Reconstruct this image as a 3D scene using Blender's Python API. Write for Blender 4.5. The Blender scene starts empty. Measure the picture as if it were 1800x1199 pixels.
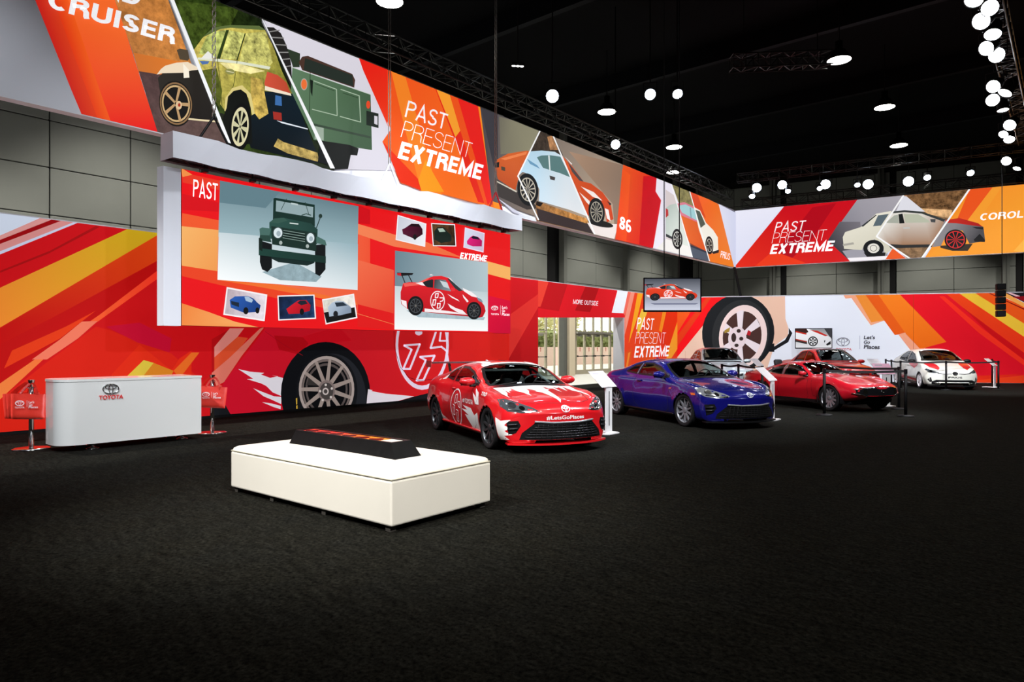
import bpy, bmesh, math, random
from mathutils import Vector, Matrix
from mathutils.bvhtree import BVHTree
from mathutils.geometry import delaunay_2d_cdt

random.seed(7)
scn = bpy.context.scene
COL = scn.collection

# ------------------------------------------------------------------ camera
YAW = math.radians(39.5)
SN, CS = math.sin(YAW), math.cos(YAW)
EYE = Vector((0, 0, 1.5))
FWD = Vector((-SN, CS, 0))
RGT = Vector((CS, SN, 0))
cam_d = bpy.data.cameras.new('camera')
cam_d.sensor_width = 36; cam_d.lens = 24; cam_d.shift_y = 11.5/1800
cam_d.clip_start = 0.05; cam_d.clip_end = 300
cam = bpy.data.objects.new('camera', cam_d); COL.objects.link(cam)
cam.location = EYE; cam.rotation_euler = (math.pi/2, 0, YAW)
scn.camera = cam

# ------------------------------------------------------------------ view, world
scn.view_settings.view_transform = 'Standard'
scn.view_settings.look = 'None'
scn.view_settings.exposure = 0.0
scn.view_settings.gamma = 1.0
scn.view_settings.use_curve_mapping = False
w = bpy.data.worlds.new('sky'); scn.world = w; w.use_nodes = True
bg = w.node_tree.nodes['Background']
bg.inputs[0].default_value = (1.0, 0.98, 0.93, 1); bg.inputs[1].default_value = 2.6

def lamp(kind, name, loc, target, energy, col=(1, 1, 1), size=0.2, angle=60, blend=0.6, sy=None):
    d = bpy.data.lights.new(name, kind); d.energy = energy; d.color = col
    if kind == 'SPOT':
        d.spot_size = math.radians(angle); d.spot_blend = blend; d.shadow_soft_size = size
    elif kind == 'AREA':
        d.size = size
        if sy: d.shape = 'RECTANGLE'; d.size_y = sy
    elif kind == 'POINT':
        d.shadow_soft_size = size
    o = bpy.data.objects.new(name, d); COL.objects.link(o); o.location = loc
    v = Vector(target) - Vector(loc)
    o.rotation_euler = v.to_track_quat('-Z', 'Y').to_euler()
    return o

# spots near the trusses and under the roof, many added as fill without fixtures
COOL = (0.90, 0.94, 1.0); WARM = (1.0, 0.95, 0.86)
for loc, tgt, e, ang, bl in (
    # added to wash the left graphic wall, no fixtures of their own
    ((-9.2, 1.0, 8.6), (-14.2, 3.5, 1.8), 450, 75, .9),
    ((-9.2, 5.5, 8.6), (-14.2, 6.5, 1.6), 450, 75, .9),
    ((-9.2, 10.5, 8.6), (-14.2, 11.0, 1.4), 1500, 75, .9),
    ((-9.2, 15.5, 8.6), (-14.2, 16.5, 1.6), 1500, 75, .9),
    ((-9.2, 20.5, 8.6), (-14.2, 22.0, 1.6), 1500, 75, .9),
    ((-9.2, 25.5, 8.6), (-14.2, 27.0, 1.6), 1500, 75, .9),
    # washing the back graphic wall
    ((-9.5, 25.0, 8.6), (-11.5, 30.6, 1.8), 1500, 75, .9),
    ((-5.5, 27.0, 8.6), (-7.5, 32.7, 1.8), 1500, 75, .9),
    ((-1.5, 29.0, 8.6), (-3.2, 34.9, 1.8), 1500, 75, .9),
    # cars
    ((-1.5, 13.0, 8.7), (-7.0, 9.0, .4), 5070, 34, .8),
    ((-9.0, 3.5, 8.7), (-7.6, 8.8, .5), 3510, 36, .8),
    ((-2.0, 2.0, 8.9), (-6.4, 8.4, .5), 5070, 30, .9),
    ((-1.5, 17.0, 8.7), (-5.8, 13.2, .4), 5070, 34, .8),
    ((-10.0, 10.0, 8.7), (-7.0, 14.0, .5), 3510, 34, .8),
    ((-1.0, 5.0, 8.9), (-5.4, 12.8, .5), 6240, 28, .9),
    ((-1.5, 20.5, 8.7), (-4.2, 16.6, .4), 4680, 36, .8),
    ((0.0, 9.0, 8.9), (-4.4, 17.5, .5), 6630, 28, .9),
    ((-10.0, 17.0, 8.7), (-7.0, 23.5, .6), 4680, 44, .8),
    ((-1.5, 19.0, 8.7), (-7.5, 23.8, .5), 5070, 40, .8),
    ((-3.5, 21.0, 8.7), (-3.2, 29.0, .5), 5850, 36, .8),
    ((0.5, 21.0, 8.7), (-2.6, 29.0, .5), 5850, 36, .8),
    # from trusses across the hall: their low angle throws the screen's shadow on the wall behind it
    ((12.0, 5.0, 6.4), (-14.2, 9.0, 1.5), 5000, 26, .8),
    ((12.0, 12.0, 6.4), (-14.2, 16.0, 1.5), 6000, 26, .8),
    ((12.0, 1.0, 6.4), (-14.2, 3.0, 1.5), 1800, 24, .8),
    # added fill for the white cloth box over the screen
    ((-4.0, 4.0, 8.7), (-11.6, 7.5, 4.9), 950, 40, .9),
    ((-4.0, 10.0, 8.7), (-11.6, 12.0, 4.9), 950, 40, .9),
    # added fill for the counter and bench
    ((-5.0, -2.0, 8.7), (-11.2, 4.2, .6), 3900, 40, .9),
    ((-3.0, 2.5, 8.7), (-11.2, 4.4, .6), 1500, 36, .9),
    ((-2.6, 1.6, 8.7), (-5.4, 4.2, .4), 2000, 40, .9),
    ((-6.2, -3.0, 8.0), (-5.5, 4.2, .3), 5600, 34, 1.),
    ((3.2, 1.0, 8.0), (-5.0, 4.4, .3), 4200, 34, 1.),
    ):
    lamp('SPOT', 'show_or_fill_lamp', loc, tgt, e, (1.0, .97, .92) if tgt[2] in (.3, .4) and tgt[1] < 5 else COOL, .12, ang, bl)
for x, y in ((3.0, 3.0), (5.0, 13.0), (-2.0, 9.0), (3.0, 22.0)):
    lamp('SPOT', 'high_bay_or_fill_lamp', (x, y, 12.2), (x, y, 0), 1300, WARM, .25, 110, .8)  # wide fill added to lift the dark floor, without fixtures
for x, y in ((-17.2, 2), (-17.2, 8), (-17.2, 14), (-17.2, 20), (-17.2, 26), (-17.2, 32), (-17.2, 39), (-12.5, 43.5), (-6, 45), (.5, 46.5)):
    lamp('SPOT', 'high_bay_or_fill_lamp', (x, y, 12.2), (x, y, 0), 4600, WARM, .25, 84, .5)  # added downlights that brighten the lower grey walls, without fixtures

# ------------------------------------------------------------------ helpers
def ray(px, py):
    return FWD + RGT*((px-900)/1200) + Vector((0, 0, (611-py)/1200))
def ground(px, py, z=0.0):
    d = ray(px, py); return EYE + d*((z-1.5)/d.z)
def at_depth(px, py, D):
    return EYE + ray(px, py)*D
class Plane:
    def __init__(s, p0, ang, flip=1):
        s.p = Vector((p0[0], p0[1], 0)); s.a = Vector((math.cos(ang), math.sin(ang), 0))
        s.n = Vector((s.a.y, -s.a.x, 0))*flip
    def st(s, px, py):
        d = ray(px, py); t = (s.p-EYE).dot(s.n)/d.dot(s.n); q = EYE + d*t
        return Vector(((q-s.p).dot(s.a), q.z))
    def pt(s, uv, off=0.0):
        return s.p + s.a*uv[0] + Vector((0, 0, uv[1])) + s.n*off
    def mat(s, uv, off=0.0):        # matrix: local x along the wall, local y up, local z out
        m = Matrix((s.a, Vector((0, 0, 1)), s.n)).transposed().to_4x4(); m.translation = s.pt(uv, off); return m

def lin(c):
    return tuple((v/12.92 if v <= .04045 else ((v+.055)/1.055)**2.4) for v in c)
def hexc(h):
    return lin([int(h[i:i+2], 16)/255 for i in (0, 2, 4)])

MATS = {}
def mat(name, col=None, rough=.5, metal=0., coat=0., emit=0., spec=.5, noise=0., nscale=20., bump=0., backdark=False, alpha=None, dist=.02):
    if name in MATS: return MATS[name]
    if isinstance(col, str): col = hexc(col)
    m = bpy.data.materials.new(name); m.use_nodes = True; nt = m.node_tree; b = nt.nodes['Principled BSDF']
    b.inputs['Base Color'].default_value = (*col, 1); b.inputs['Roughness'].default_value = rough
    b.inputs['Metallic'].default_value = metal; b.inputs['Coat Weight'].default_value = coat
    b.inputs['Coat Roughness'].default_value = .03; b.inputs['Specular IOR Level'].default_value = spec
    if emit:
        b.inputs['Emission Color'].default_value = (*col, 1); b.inputs['Emission Strength'].default_value = emit
    if noise or bump:
        tc = nt.nodes.new('ShaderNodeTexCoord'); nz = nt.nodes.new('ShaderNodeTexNoise')
        nz.inputs['Scale'].default_value = nscale; nz.inputs['Detail'].default_value = 5
        nt.links.new(tc.outputs['Object'], nz.inputs['Vector'])
        if noise:
            mx = nt.nodes.new('ShaderNodeMix'); mx.data_type = 'RGBA'
            mx.inputs[6].default_value = (*[c*(1-noise) for c in col], 1)
            mx.inputs[7].default_value = (*[min(1, c*(1+noise)) for c in col], 1)
            nt.links.new(nz.outputs['Fac'], mx.inputs[0]); nt.links.new(mx.outputs[2], b.inputs['Base Color'])
        if bump:
            bp = nt.nodes.new('ShaderNodeBump'); bp.inputs['Strength'].default_value = bump; bp.inputs['Distance'].default_value = dist
            nt.links.new(nz.outputs['Fac'], bp.inputs['Height']); nt.links.new(bp.outputs['Normal'], b.inputs['Normal'])
    if backdark:
        g = nt.nodes.new('ShaderNodeNewGeometry'); mx = nt.nodes.new('ShaderNodeMixShader'); d = nt.nodes.new('ShaderNodeBsdfDiffuse')
        d.inputs[0].default_value = (.02, .02, .022, 1)
        nt.links.new(g.outputs['Backfacing'], mx.inputs[0]); nt.links.new(b.outputs[0], mx.inputs[1]); nt.links.new(d.outputs[0], mx.inputs[2])
        nt.links.new(mx.outputs[0], nt.nodes['Material Output'].inputs[0])
    MATS[name] = m
    return m
def glass_mat(name, tint, refl=.05):
    if name in MATS: return MATS[name]
    m = bpy.data.materials.new(name); m.use_nodes = True; nt = m.node_tree; nt.nodes.clear()
    out = nt.nodes.new('ShaderNodeOutputMaterial'); tr = nt.nodes.new('ShaderNodeBsdfTransparent'); gl = nt.nodes.new('ShaderNodeBsdfGlossy')
    tr.inputs[0].default_value = (*tint, 1); gl.inputs['Roughness'].default_value = .02
    lw = nt.nodes.new('ShaderNodeLayerWeight'); pw = nt.nodes.new('ShaderNodeMath'); pw.operation = 'POWER'; pw.inputs[1].default_value = 4
    fr = nt.nodes.new('ShaderNodeMath'); fr.operation = 'MULTIPLY_ADD'; fr.inputs[1].default_value = .9; fr.inputs[2].default_value = refl
    nt.links.new(lw.outputs['Facing'], pw.inputs[0]); nt.links.new(pw.outputs[0], fr.inputs[0])
    mx = nt.nodes.new('ShaderNodeMixShader')
    nt.links.new(fr.outputs[0], mx.inputs[0]); nt.links.new(tr.outputs[0], mx.inputs[1]); nt.links.new(gl.outputs[0], mx.inputs[2])
    nt.links.new(mx.outputs[0], out.inputs[0]); MATS[name] = m
    return m
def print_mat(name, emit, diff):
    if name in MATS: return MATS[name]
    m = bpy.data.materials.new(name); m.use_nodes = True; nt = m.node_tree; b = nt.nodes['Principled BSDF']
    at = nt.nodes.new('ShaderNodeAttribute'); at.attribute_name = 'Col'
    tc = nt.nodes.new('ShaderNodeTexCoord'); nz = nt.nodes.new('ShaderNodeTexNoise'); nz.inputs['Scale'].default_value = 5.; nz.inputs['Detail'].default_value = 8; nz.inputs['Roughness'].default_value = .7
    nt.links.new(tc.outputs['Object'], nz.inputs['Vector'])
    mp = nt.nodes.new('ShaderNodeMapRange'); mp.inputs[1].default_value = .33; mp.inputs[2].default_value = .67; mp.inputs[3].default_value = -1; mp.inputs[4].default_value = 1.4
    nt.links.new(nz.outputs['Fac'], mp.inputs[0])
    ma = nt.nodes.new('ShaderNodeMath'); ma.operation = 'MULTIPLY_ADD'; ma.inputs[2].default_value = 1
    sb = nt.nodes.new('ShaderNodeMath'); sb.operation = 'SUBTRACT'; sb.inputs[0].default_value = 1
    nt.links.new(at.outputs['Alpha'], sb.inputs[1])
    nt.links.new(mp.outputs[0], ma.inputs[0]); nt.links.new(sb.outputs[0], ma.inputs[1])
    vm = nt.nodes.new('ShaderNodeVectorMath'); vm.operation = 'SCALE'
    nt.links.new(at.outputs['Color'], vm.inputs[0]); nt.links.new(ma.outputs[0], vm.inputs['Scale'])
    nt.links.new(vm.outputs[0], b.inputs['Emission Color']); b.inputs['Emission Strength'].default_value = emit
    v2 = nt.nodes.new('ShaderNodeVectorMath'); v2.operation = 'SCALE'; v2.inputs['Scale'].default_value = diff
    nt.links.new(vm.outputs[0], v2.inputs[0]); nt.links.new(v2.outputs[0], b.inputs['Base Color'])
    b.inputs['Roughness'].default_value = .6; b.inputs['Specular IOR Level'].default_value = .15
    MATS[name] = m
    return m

def tag(o, label=None, cat=None, group=None, kind=None):
    if label: o['label'] = label
    if cat: o['category'] = cat
    if group: o['group'] = group
    if kind: o['kind'] = kind
    return o
def empty(name, loc=(0, 0, 0), rz=0, label=None, cat=None, group=None, kind=None):
    o = bpy.data.objects.new(name, None); COL.objects.link(o); o.location = loc; o.rotation_euler = (0, 0, rz); o.empty_display_size = .2
    return tag(o, label, cat, group, kind)
def link(name, me, m=None, parent=None, smooth=False, world=False):
    o = bpy.data.objects.new(name, me); COL.objects.link(o)
    if m is not None:
        for k in (m if isinstance(m, (list, tuple)) else [m]): me.materials.append(k)
    if smooth:
        me.polygons.foreach_set('use_smooth', [True]*len(me.polygons))
    if parent is not None:
        o.parent = parent
        if world: o.matrix_parent_inverse = parent_inv(parent)
    return o
def parent_inv(p):
    m = Matrix.LocRotScale(p.location, p.rotation_euler, p.scale)
    if p.parent: m = parent_world(p.parent) @ p.matrix_parent_inverse @ m
    return m.inverted()
def parent_world(p):
    m = Matrix.LocRotScale(p.location, p.rotation_euler, p.scale)
    if p.parent: m = parent_world(p.parent) @ p.matrix_parent_inverse @ m
    return m
def bm_obj(name, bm, m=None, parent=None, smooth=False, world=False, recalc=True):
    if recalc: bmesh.ops.recalc_face_normals(bm, faces=bm.faces[:])
    me = bpy.data.meshes.new(name); bm.to_mesh(me); bm.free()
    return link(name, me, m, parent, smooth, world)
def bx(bm, lo, hi, M=None, bevel=0., seg=2):
    r = bmesh.ops.create_cube(bm, size=1.)
    vs = r['verts']; lo, hi = Vector(lo), Vector(hi)
    for v in vs: v.co = Vector((lo[i] + (v.co[i]+.5)*(hi[i]-lo[i]) for i in range(3)))
    if bevel:
        es = list({e for v in vs for e in v.link_edges})
        rr = bmesh.ops.bevel(bm, geom=es, offset=bevel, segments=seg, profile=.5, affect='EDGES')
        vs = list({v for f in rr['faces'] for v in f.verts} | {v for v in vs if v.is_valid})
    if M is not None: bmesh.ops.transform(bm, matrix=M, verts=vs)
    return vs
def box(name, lo, hi, m, parent=None, bevel=0., seg=2, world=False, smooth=False):
    bm = bmesh.new(); bx(bm, lo, hi, None, bevel, seg); return bm_obj(name, bm, m, parent, smooth, world)
def cyl(bm, a, b, r1, r2=None, n=12, caps=True):
    a, b = Vector(a), Vector(b); r2 = r1 if r2 is None else r2
    d = b-a; q = d.to_track_quat('Z', 'Y').to_matrix().to_4x4(); q.translation = (a+b)/2
    return bmesh.ops.create_cone(bm, cap_ends=caps, segments=n, radius1=r1, radius2=r2, depth=d.length, matrix=q)['verts']
def tube(bm, pts, r, n=8):
    for a, b in zip(pts[:-1], pts[1:]): cyl(bm, a, b, r, r, n)
def lathe(bm, prof, n=32, M=None, closed=False, caps=True):
    rings = []
    for r, z in prof:
        rings.append([bm.verts.new((r*math.cos(2*math.pi*k/n), r*math.sin(2*math.pi*k/n), z)) for k in range(n)])
    L = list(zip(rings[:-1], rings[1:]))
    if closed: L.append((rings[-1], rings[0]))
    for a, b in L:
        for k in range(n):
            try: bm.faces.new((a[k], a[(k+1) % n], b[(k+1) % n], b[k]))
            except ValueError: pass
    vs = [v for r in rings for v in r]
    if not closed and caps:
        for r, rev in ((rings[0], True), (rings[-1], False)):
            if (r[0].co.xy.length) > 1e-4: bm.faces.new(r[::-1] if rev else r)
    bmesh.ops.remove_doubles(bm, verts=vs, dist=1e-5)
    vs = [v for v in vs if v.is_valid]
    if M is not None: bmesh.ops.transform(bm, matrix=M, verts=vs)
    return vs
def prism(bm, pts, axis_lo, axis_hi, M=None):
    """polygon (x,y) extruded along z"""
    a = [bm.verts.new((p[0], p[1], axis_lo)) for p in pts]; b = [bm.verts.new((p[0], p[1], axis_hi)) for p in pts]
    n = len(pts); bm.faces.new(a[::-1]); bm.faces.new(b)
    for i in range(n): bm.faces.new((a[i], a[(i+1) % n], b[(i+1) % n], b[i]))
    if M is not None: bmesh.ops.transform(bm, matrix=M, verts=a+b)
    return a+b
def copy_tree(o, parent=None):
    c = o.copy(); COL.objects.link(c)
    if parent is not None: c.parent = parent
    for ch in [k for k in bpy.data.objects if k.parent == o]: copy_tree(ch, c)
    return c

# ---------------------------------------------------------------- flat print
def clip(poly, r):
    for ax, s, v in ((0, 1, r[0]), (0, -1, r[1]), (1, 1, r[2]), (1, -1, r[3])):
        out = []; n = len(poly)
        for i in range(n):
            a, b = poly[i], poly[(i+1) % n]
            ia, ib = (a[ax]-v)*s >= 0, (b[ax]-v)*s >= 0
            if ia: out.append(a)
            if ia != ib:
                t = (v-a[ax])/(b[ax]-a[ax]); out.append(a + (b-a)*t)
        poly = out
        if len(poly) < 3: return []
    return poly
def tri(poly):
    if len(poly) == 3: return poly, [(0, 1, 2)]
    if len(poly) == 4:
        ok = []
        for i in range(4):
            a, b, c = poly[i-1], poly[i], poly[(i+1) % 4]
            ok.append((b-a).cross(c-b) >= 0)
        if all(ok) or not any(ok): return poly, [(0, 1, 2, 3)]
    n = len(poly)
    r = delaunay_2d_cdt([Vector(p) for p in poly], [(i, (i+1) % n) for i in range(n)], [], 1, 1e-7)
    return r[0], r[2]
class Print:
    """flat print on a wall plane, drawn as thin coloured layers"""
    def __init__(s, plane, rect, step=.0004):
        s.pl = plane; s.rect = rect; s.V = []; s.Fc = []; s.C = []; s.k = 0; s.step = step; s.o = (0, 0, 1.)
    def px(s, x, y):
        o = s.o; sy = o[3] if len(o) > 3 else o[2]; sh = o[4] if len(o) > 4 else 0
        return (o[0]+x/o[2], o[1]+(y+sh*x)/sy)
    def st(s, x, y): return s.pl.st(*s.px(x, y))
    def colour(s, tok):
        nz = 0.
        if '~' in tok: tok, a = tok.split('~'); nz = float(a)
        if '>' in tok:
            cs, g = tok.split('|'); a, b = cs.split('>'); x1, y1, x2, y2 = map(float, g.split(','))
            p1, p2 = s.st(x1, y1), s.st(x2, y2); d = p2-p1; L = d.length_squared
            ca, cb = hexc(a), hexc(b)
            def f(p):
                t = max(0, min(1, (p-p1).dot(d)/L)); return (*[ca[i]+(cb[i]-ca[i])*t for i in range(3)], 1-nz)
            return f
        c = (*hexc(tok), 1-nz)
        return lambda p: c
    def poly_st(s, pts, col, grow=True):
        pts = clip(pts, s.rect)
        if len(pts) < 3: return
        q = [pts[0]]
        for p in pts[1:]:
            if (p-q[-1]).length > 1e-5: q.append(p)
        if (q[0]-q[-1]).length < 1e-5: q.pop()
        if len(q) < 3: return
        vs, fs = tri(q); b = len(s.V)
        for v in vs: s.V.append(s.pl.pt(v, s.k*s.step)); s.C.append(col(v))
        s.Fc += [tuple(b+i for i in f) for f in fs]
    def ell(s, cx, cy, rx, ry, rot, n=40):
        c, d = math.cos(math.radians(rot)), math.sin(math.radians(rot))
        def f(r, t):
            x, y = r*rx*math.cos(t), r*ry*math.sin(t); return s.st(cx+x*c-y*d, cy+x*d+y*c)
        return f
    def draw(s, text):
        for ln in text.strip().splitlines():
            t = ln.split()
            if not t or t[0] == '#': continue
            k = t[0]
            if k == 'Z': s.o = tuple(map(float, t[1:6])); continue
            col = s.colour(t[1]); s.k += 1
            if k == 'P':
                s.poly_st([s.st(*map(float, p.split(','))) for p in t[2:]], col)
            elif k == 'L':
                wd = float(t[2])/2; pts = [Vector(tuple(map(float, p.split(',')))) for p in t[3:]]
                for a, b in zip(pts[:-1], pts[1:]):
                    d = (b-a).normalized(); nn = Vector((-d.y, d.x))*wd; d = d*wd*.5
                    s.poly_st([s.st(*p) for p in (a-d+nn, b+d+nn, b+d-nn, a-d-nn)], col)
            elif k == 'E':
                v = list(map(float, ' '.join(t[2:]).replace(',', ' ').split())) + [0]; f = s.ell(*v[:5])
                s.poly_st([f(1, 2*math.pi*i/36) for i in range(36)], col)
            elif k == 'R':
                v = list(map(float, t[2:])); f = s.ell(*v[:5]); n = 36
                for i in range(n):
                    a, b = 2*math.pi*i/n, 2*math.pi*(i+1)/n
                    s.poly_st([f(v[5], a), f(v[5], b), f(v[6], b), f(v[6], a)], col)
            elif k == 'S':
                v = list(map(float, t[2:])); f = s.ell(*v[:5]); n = int(v[5]); r1, r2, w1, w2 = v[6:10]; ph = math.radians(v[10]) if len(v) > 10 else 0
                for i in range(n):
                    a = 2*math.pi*i/n + ph
                    s.poly_st([f(r1, a-w1), f(r2, a-w2), f(r2, a+w2), f(r1, a+w1)], col)
    def emblem(s, col, cx, cy, w, th=.13):
        """oval badge of three crossed ellipses"""
        h = w*.66
        s.draw(f'R {col} {cx} {cy} {w/2} {h/2} 0 {1-th*1.3} 1\nR {col} {cx} {cy-h*.17} {w*.36} {h*.24} 0 {1-th*2} 1\nR {col} {cx} {cy+h*.02} {w*.14} {h*.44} 0 {1-th*2.6} 1')
    def wheel(s, cx, cy, rx, ry, rot=0, n=10, tyre='16181a', rim='b9b2ac', hub='6a6662', fr=.74, w=.07):
        s.draw(f'E {tyre} {cx} {cy} {rx} {ry} {rot}\nE 1c1c1e {cx} {cy} {rx*fr} {ry*fr} {rot}\nR {rim} {cx} {cy} {rx} {ry} {rot} {fr*.9} {fr}\nS {rim} {cx} {cy} {rx} {ry} {rot} {n} .1 {fr*.92} {w*3} {w}\nE {hub} {cx} {cy} {rx*.13} {ry*.13} {rot}')
    def build(s, name, m, parent):
        me = bpy.data.meshes.new(name); me.from_pydata(s.V, [], s.Fc)
        ca = me.color_attributes.new('Col', 'FLOAT_COLOR', 'POINT')
        ca.data.foreach_set('color', [c for q in s.C for c in q])
        bm = bmesh.new(); bm.from_mesh(me)
        for f in bm.faces:
            f.normal_update()
            if f.normal.dot(s.pl.n) < 0: f.normal_flip()
        bm.to_mesh(me); bm.free()
        return link(name, me, m, parent, world=True)

def text_mesh(body, weight=0., res=4):
    cu = bpy.data.curves.new('t', 'FONT'); cu.body = body; cu.size = 1; cu.offset = weight; cu.resolution_u = res; cu.fill_mode = 'FRONT'
    o = bpy.data.objects.new('t', cu); COL.objects.link(o)
    dg = bpy.context.evaluated_depsgraph_get(); me = bpy.data.meshes.new_from_object(o.evaluated_get(dg))
    bpy.data.objects.remove(o); bpy.data.curves.remove(cu)
    xs = [v.co.x for v in me.vertices]; ys = [v.co.y for v in me.vertices]
    return me, min(xs), max(xs), min(ys), max(ys)
def arc(cx, cy, rx, ry, a0, a1, n=10):
    return [(cx+rx*math.cos(math.radians(a0+(a1-a0)*i/n)), cy+ry*math.sin(math.radians(a0+(a1-a0)*i/n))) for i in range(n+1)]
def glyph(ch, h):
    """sans capital letters as centre-line strokes; h = half stroke width; cap height 1"""
    t, b = 1-h, h
    if ch == 'A': return .74, [[(h, 0), (.37, 1-h*.3), (.74-h, 0)], [(.16, .3), (.58, .3)]]
    if ch == 'C': return .62, [arc(.36, .5, .36-h, .5-h, 52, 308, 20)]
    if ch == 'D': return .72, [[(h, b), (h, t), (.32, t)] + arc(.32, .5, .40-h, .5-h, 90, -90, 14) + [(h, b)]]
    if ch == 'E': return .58, [[(.58, t), (h, t), (h, b), (.58, b)], [(h, .52), (.54, .52)]]
    if ch == 'I': return 2*h+.02, [[(h+.01, 0), (h+.01, 1)]]
    if ch == 'L': return .54, [[(h, 1), (h, b), (.54, b)]]
    if ch == 'M': return .86, [[(h, 0), (h, t-.02), (.43, .06+h), (.86-h, t-.02), (.86-h, 0)]]
    if ch == 'N': return .72, [[(h, 0), (h, t-.02), (.72-h, .02+h), (.72-h, 1)]]
    if ch == 'O': return .78, [arc(.39, .5, .39-h, .5-h, 90, 450, 28)]
    if ch == 'P': return .62, [[(h, 0), (h, t), (.36, t)] + arc(.36, .74-h*.1, .26-h*.9, .26-h*.9, 90, -90, 12) + [(h, .48)]]
    if ch == 'R': return .66, [[(h, 0), (h, t), (.38, t)] + arc(.38, .75-h*.1, .25-h*.9, .25-h*.9, 90, -90, 12) + [(h, .5)], [(.36, .5), (.5, .47), (.58, .34), (.6, .1), (.64, 0)]]
    if ch == 'S': return .64, [arc(.32, .745, .30-h, .255-h, 15, 180, 12) + arc(.32, .745, .30-h, .255-h, 180, 262, 6)[1:] + arc(.32, .255, .32-h, .255-h, 82, 0, 6) + arc(.32, .255, .32-h, .255-h, 0, -168, 12)[1:]]
    if ch == 'T': return .62, [[(0, t), (.62, t)], [(.31, t), (.31, 0)]]
    if ch == 'U': return .72, [[(h, 1), (h, .3)] + arc(.36, .3, .36-h, .3-h, 180, 360, 14) + [(.72-h, 1)]]
    if ch == 'X': return .68, [[(h, 0), (.68-h, 1)], [(h, 1), (.68-h, 0)]]
    if ch == '8': return .58, [arc(.29, .745, .26-h, .255-h, 90, 450, 20), arc(.29, .265, .29-h, .265-h, 90, 450, 20)]
    if ch == '6': return .58, [arc(.29, .3, .29-h, .3-h, 0, 360, 20), arc(.31, .66, .31-h, .34-h, 180, 60, 10) , [(h, .3), (h, .68)]]
    return .28, []
def caps_mesh(body, wt):
    h = {-.018: .021, 0: .055, .0: .055, .01: .06, .03: .085}.get(wt, .10); V, Fa = [], []; x = 0
    for ch in body:
        wd, strokes = glyph(ch, h)
        for pl in strokes:
            P = [Vector(p) for i, p in enumerate(pl) if not i or (Vector(p)-Vector(pl[i-1])).length > 1e-3]; n = len(P); b = len(V); closed = n > 3 and (P[0]-P[-1]).length < 1e-4
            for i in range(n):
                a = P[i-1] if i else (P[-2] if closed else None); c = P[i+1] if i < n-1 else (P[1] if closed else None)
                d1 = (P[i]-a).normalized() if a is not None else (c-P[i]).normalized(); d2 = (c-P[i]).normalized() if c is not None else d1
                m = d1+d2; m = m.normalized() if m.length > 1e-5 else d1; nn = Vector((-m.y, m.x)); k = h/max(.35, nn.dot(Vector((-d1.y, d1.x))))
                V += [Vector((x+P[i].x+nn.x*k, P[i].y+nn.y*k, 0)), Vector((x+P[i].x-nn.x*k, P[i].y-nn.y*k, 0))]
            Fa += [(b+2*i, b+2*i+1, b+2*i+3, b+2*i+2) for i in range(n-1)]
        x += wd + .10
    x -= .10
    me = bpy.data.meshes.new('t'); me.from_pydata(V, [], Fa)
    return me, 0, x, 0, 1
def lettering(name, pr, lines, m, parent, off=None):
    """lines: (text, bottom-left, bottom-right, top-left) in the print's zoom coordinates, weight"""
    off = off or pr.k*pr.step+.003; o = None
    for body, bl, br, tl, wt in lines:
        me, x0, x1, y0, y1 = text_mesh(body, wt) if body.upper() != body or body == 'TOYOTA' else caps_mesh(body, wt)
        A, B, C = pr.st(*bl), pr.st(*br), pr.st(*tl); V = []
        for v in me.vertices:
            u, t = (v.co.x-x0)/(x1-x0), (v.co.y-y0)/(y1-y0)
            V.append(pr.pl.pt(A + (B-A)*u + (C-A)*t, off))
        Fa = [tuple(p.vertices) for p in me.polygons]; bpy.data.meshes.remove(me)
        m2 = bpy.data.meshes.new(name); m2.from_pydata(V, [], Fa); o = link(name, m2, m, parent, world=True)
    return o
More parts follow.
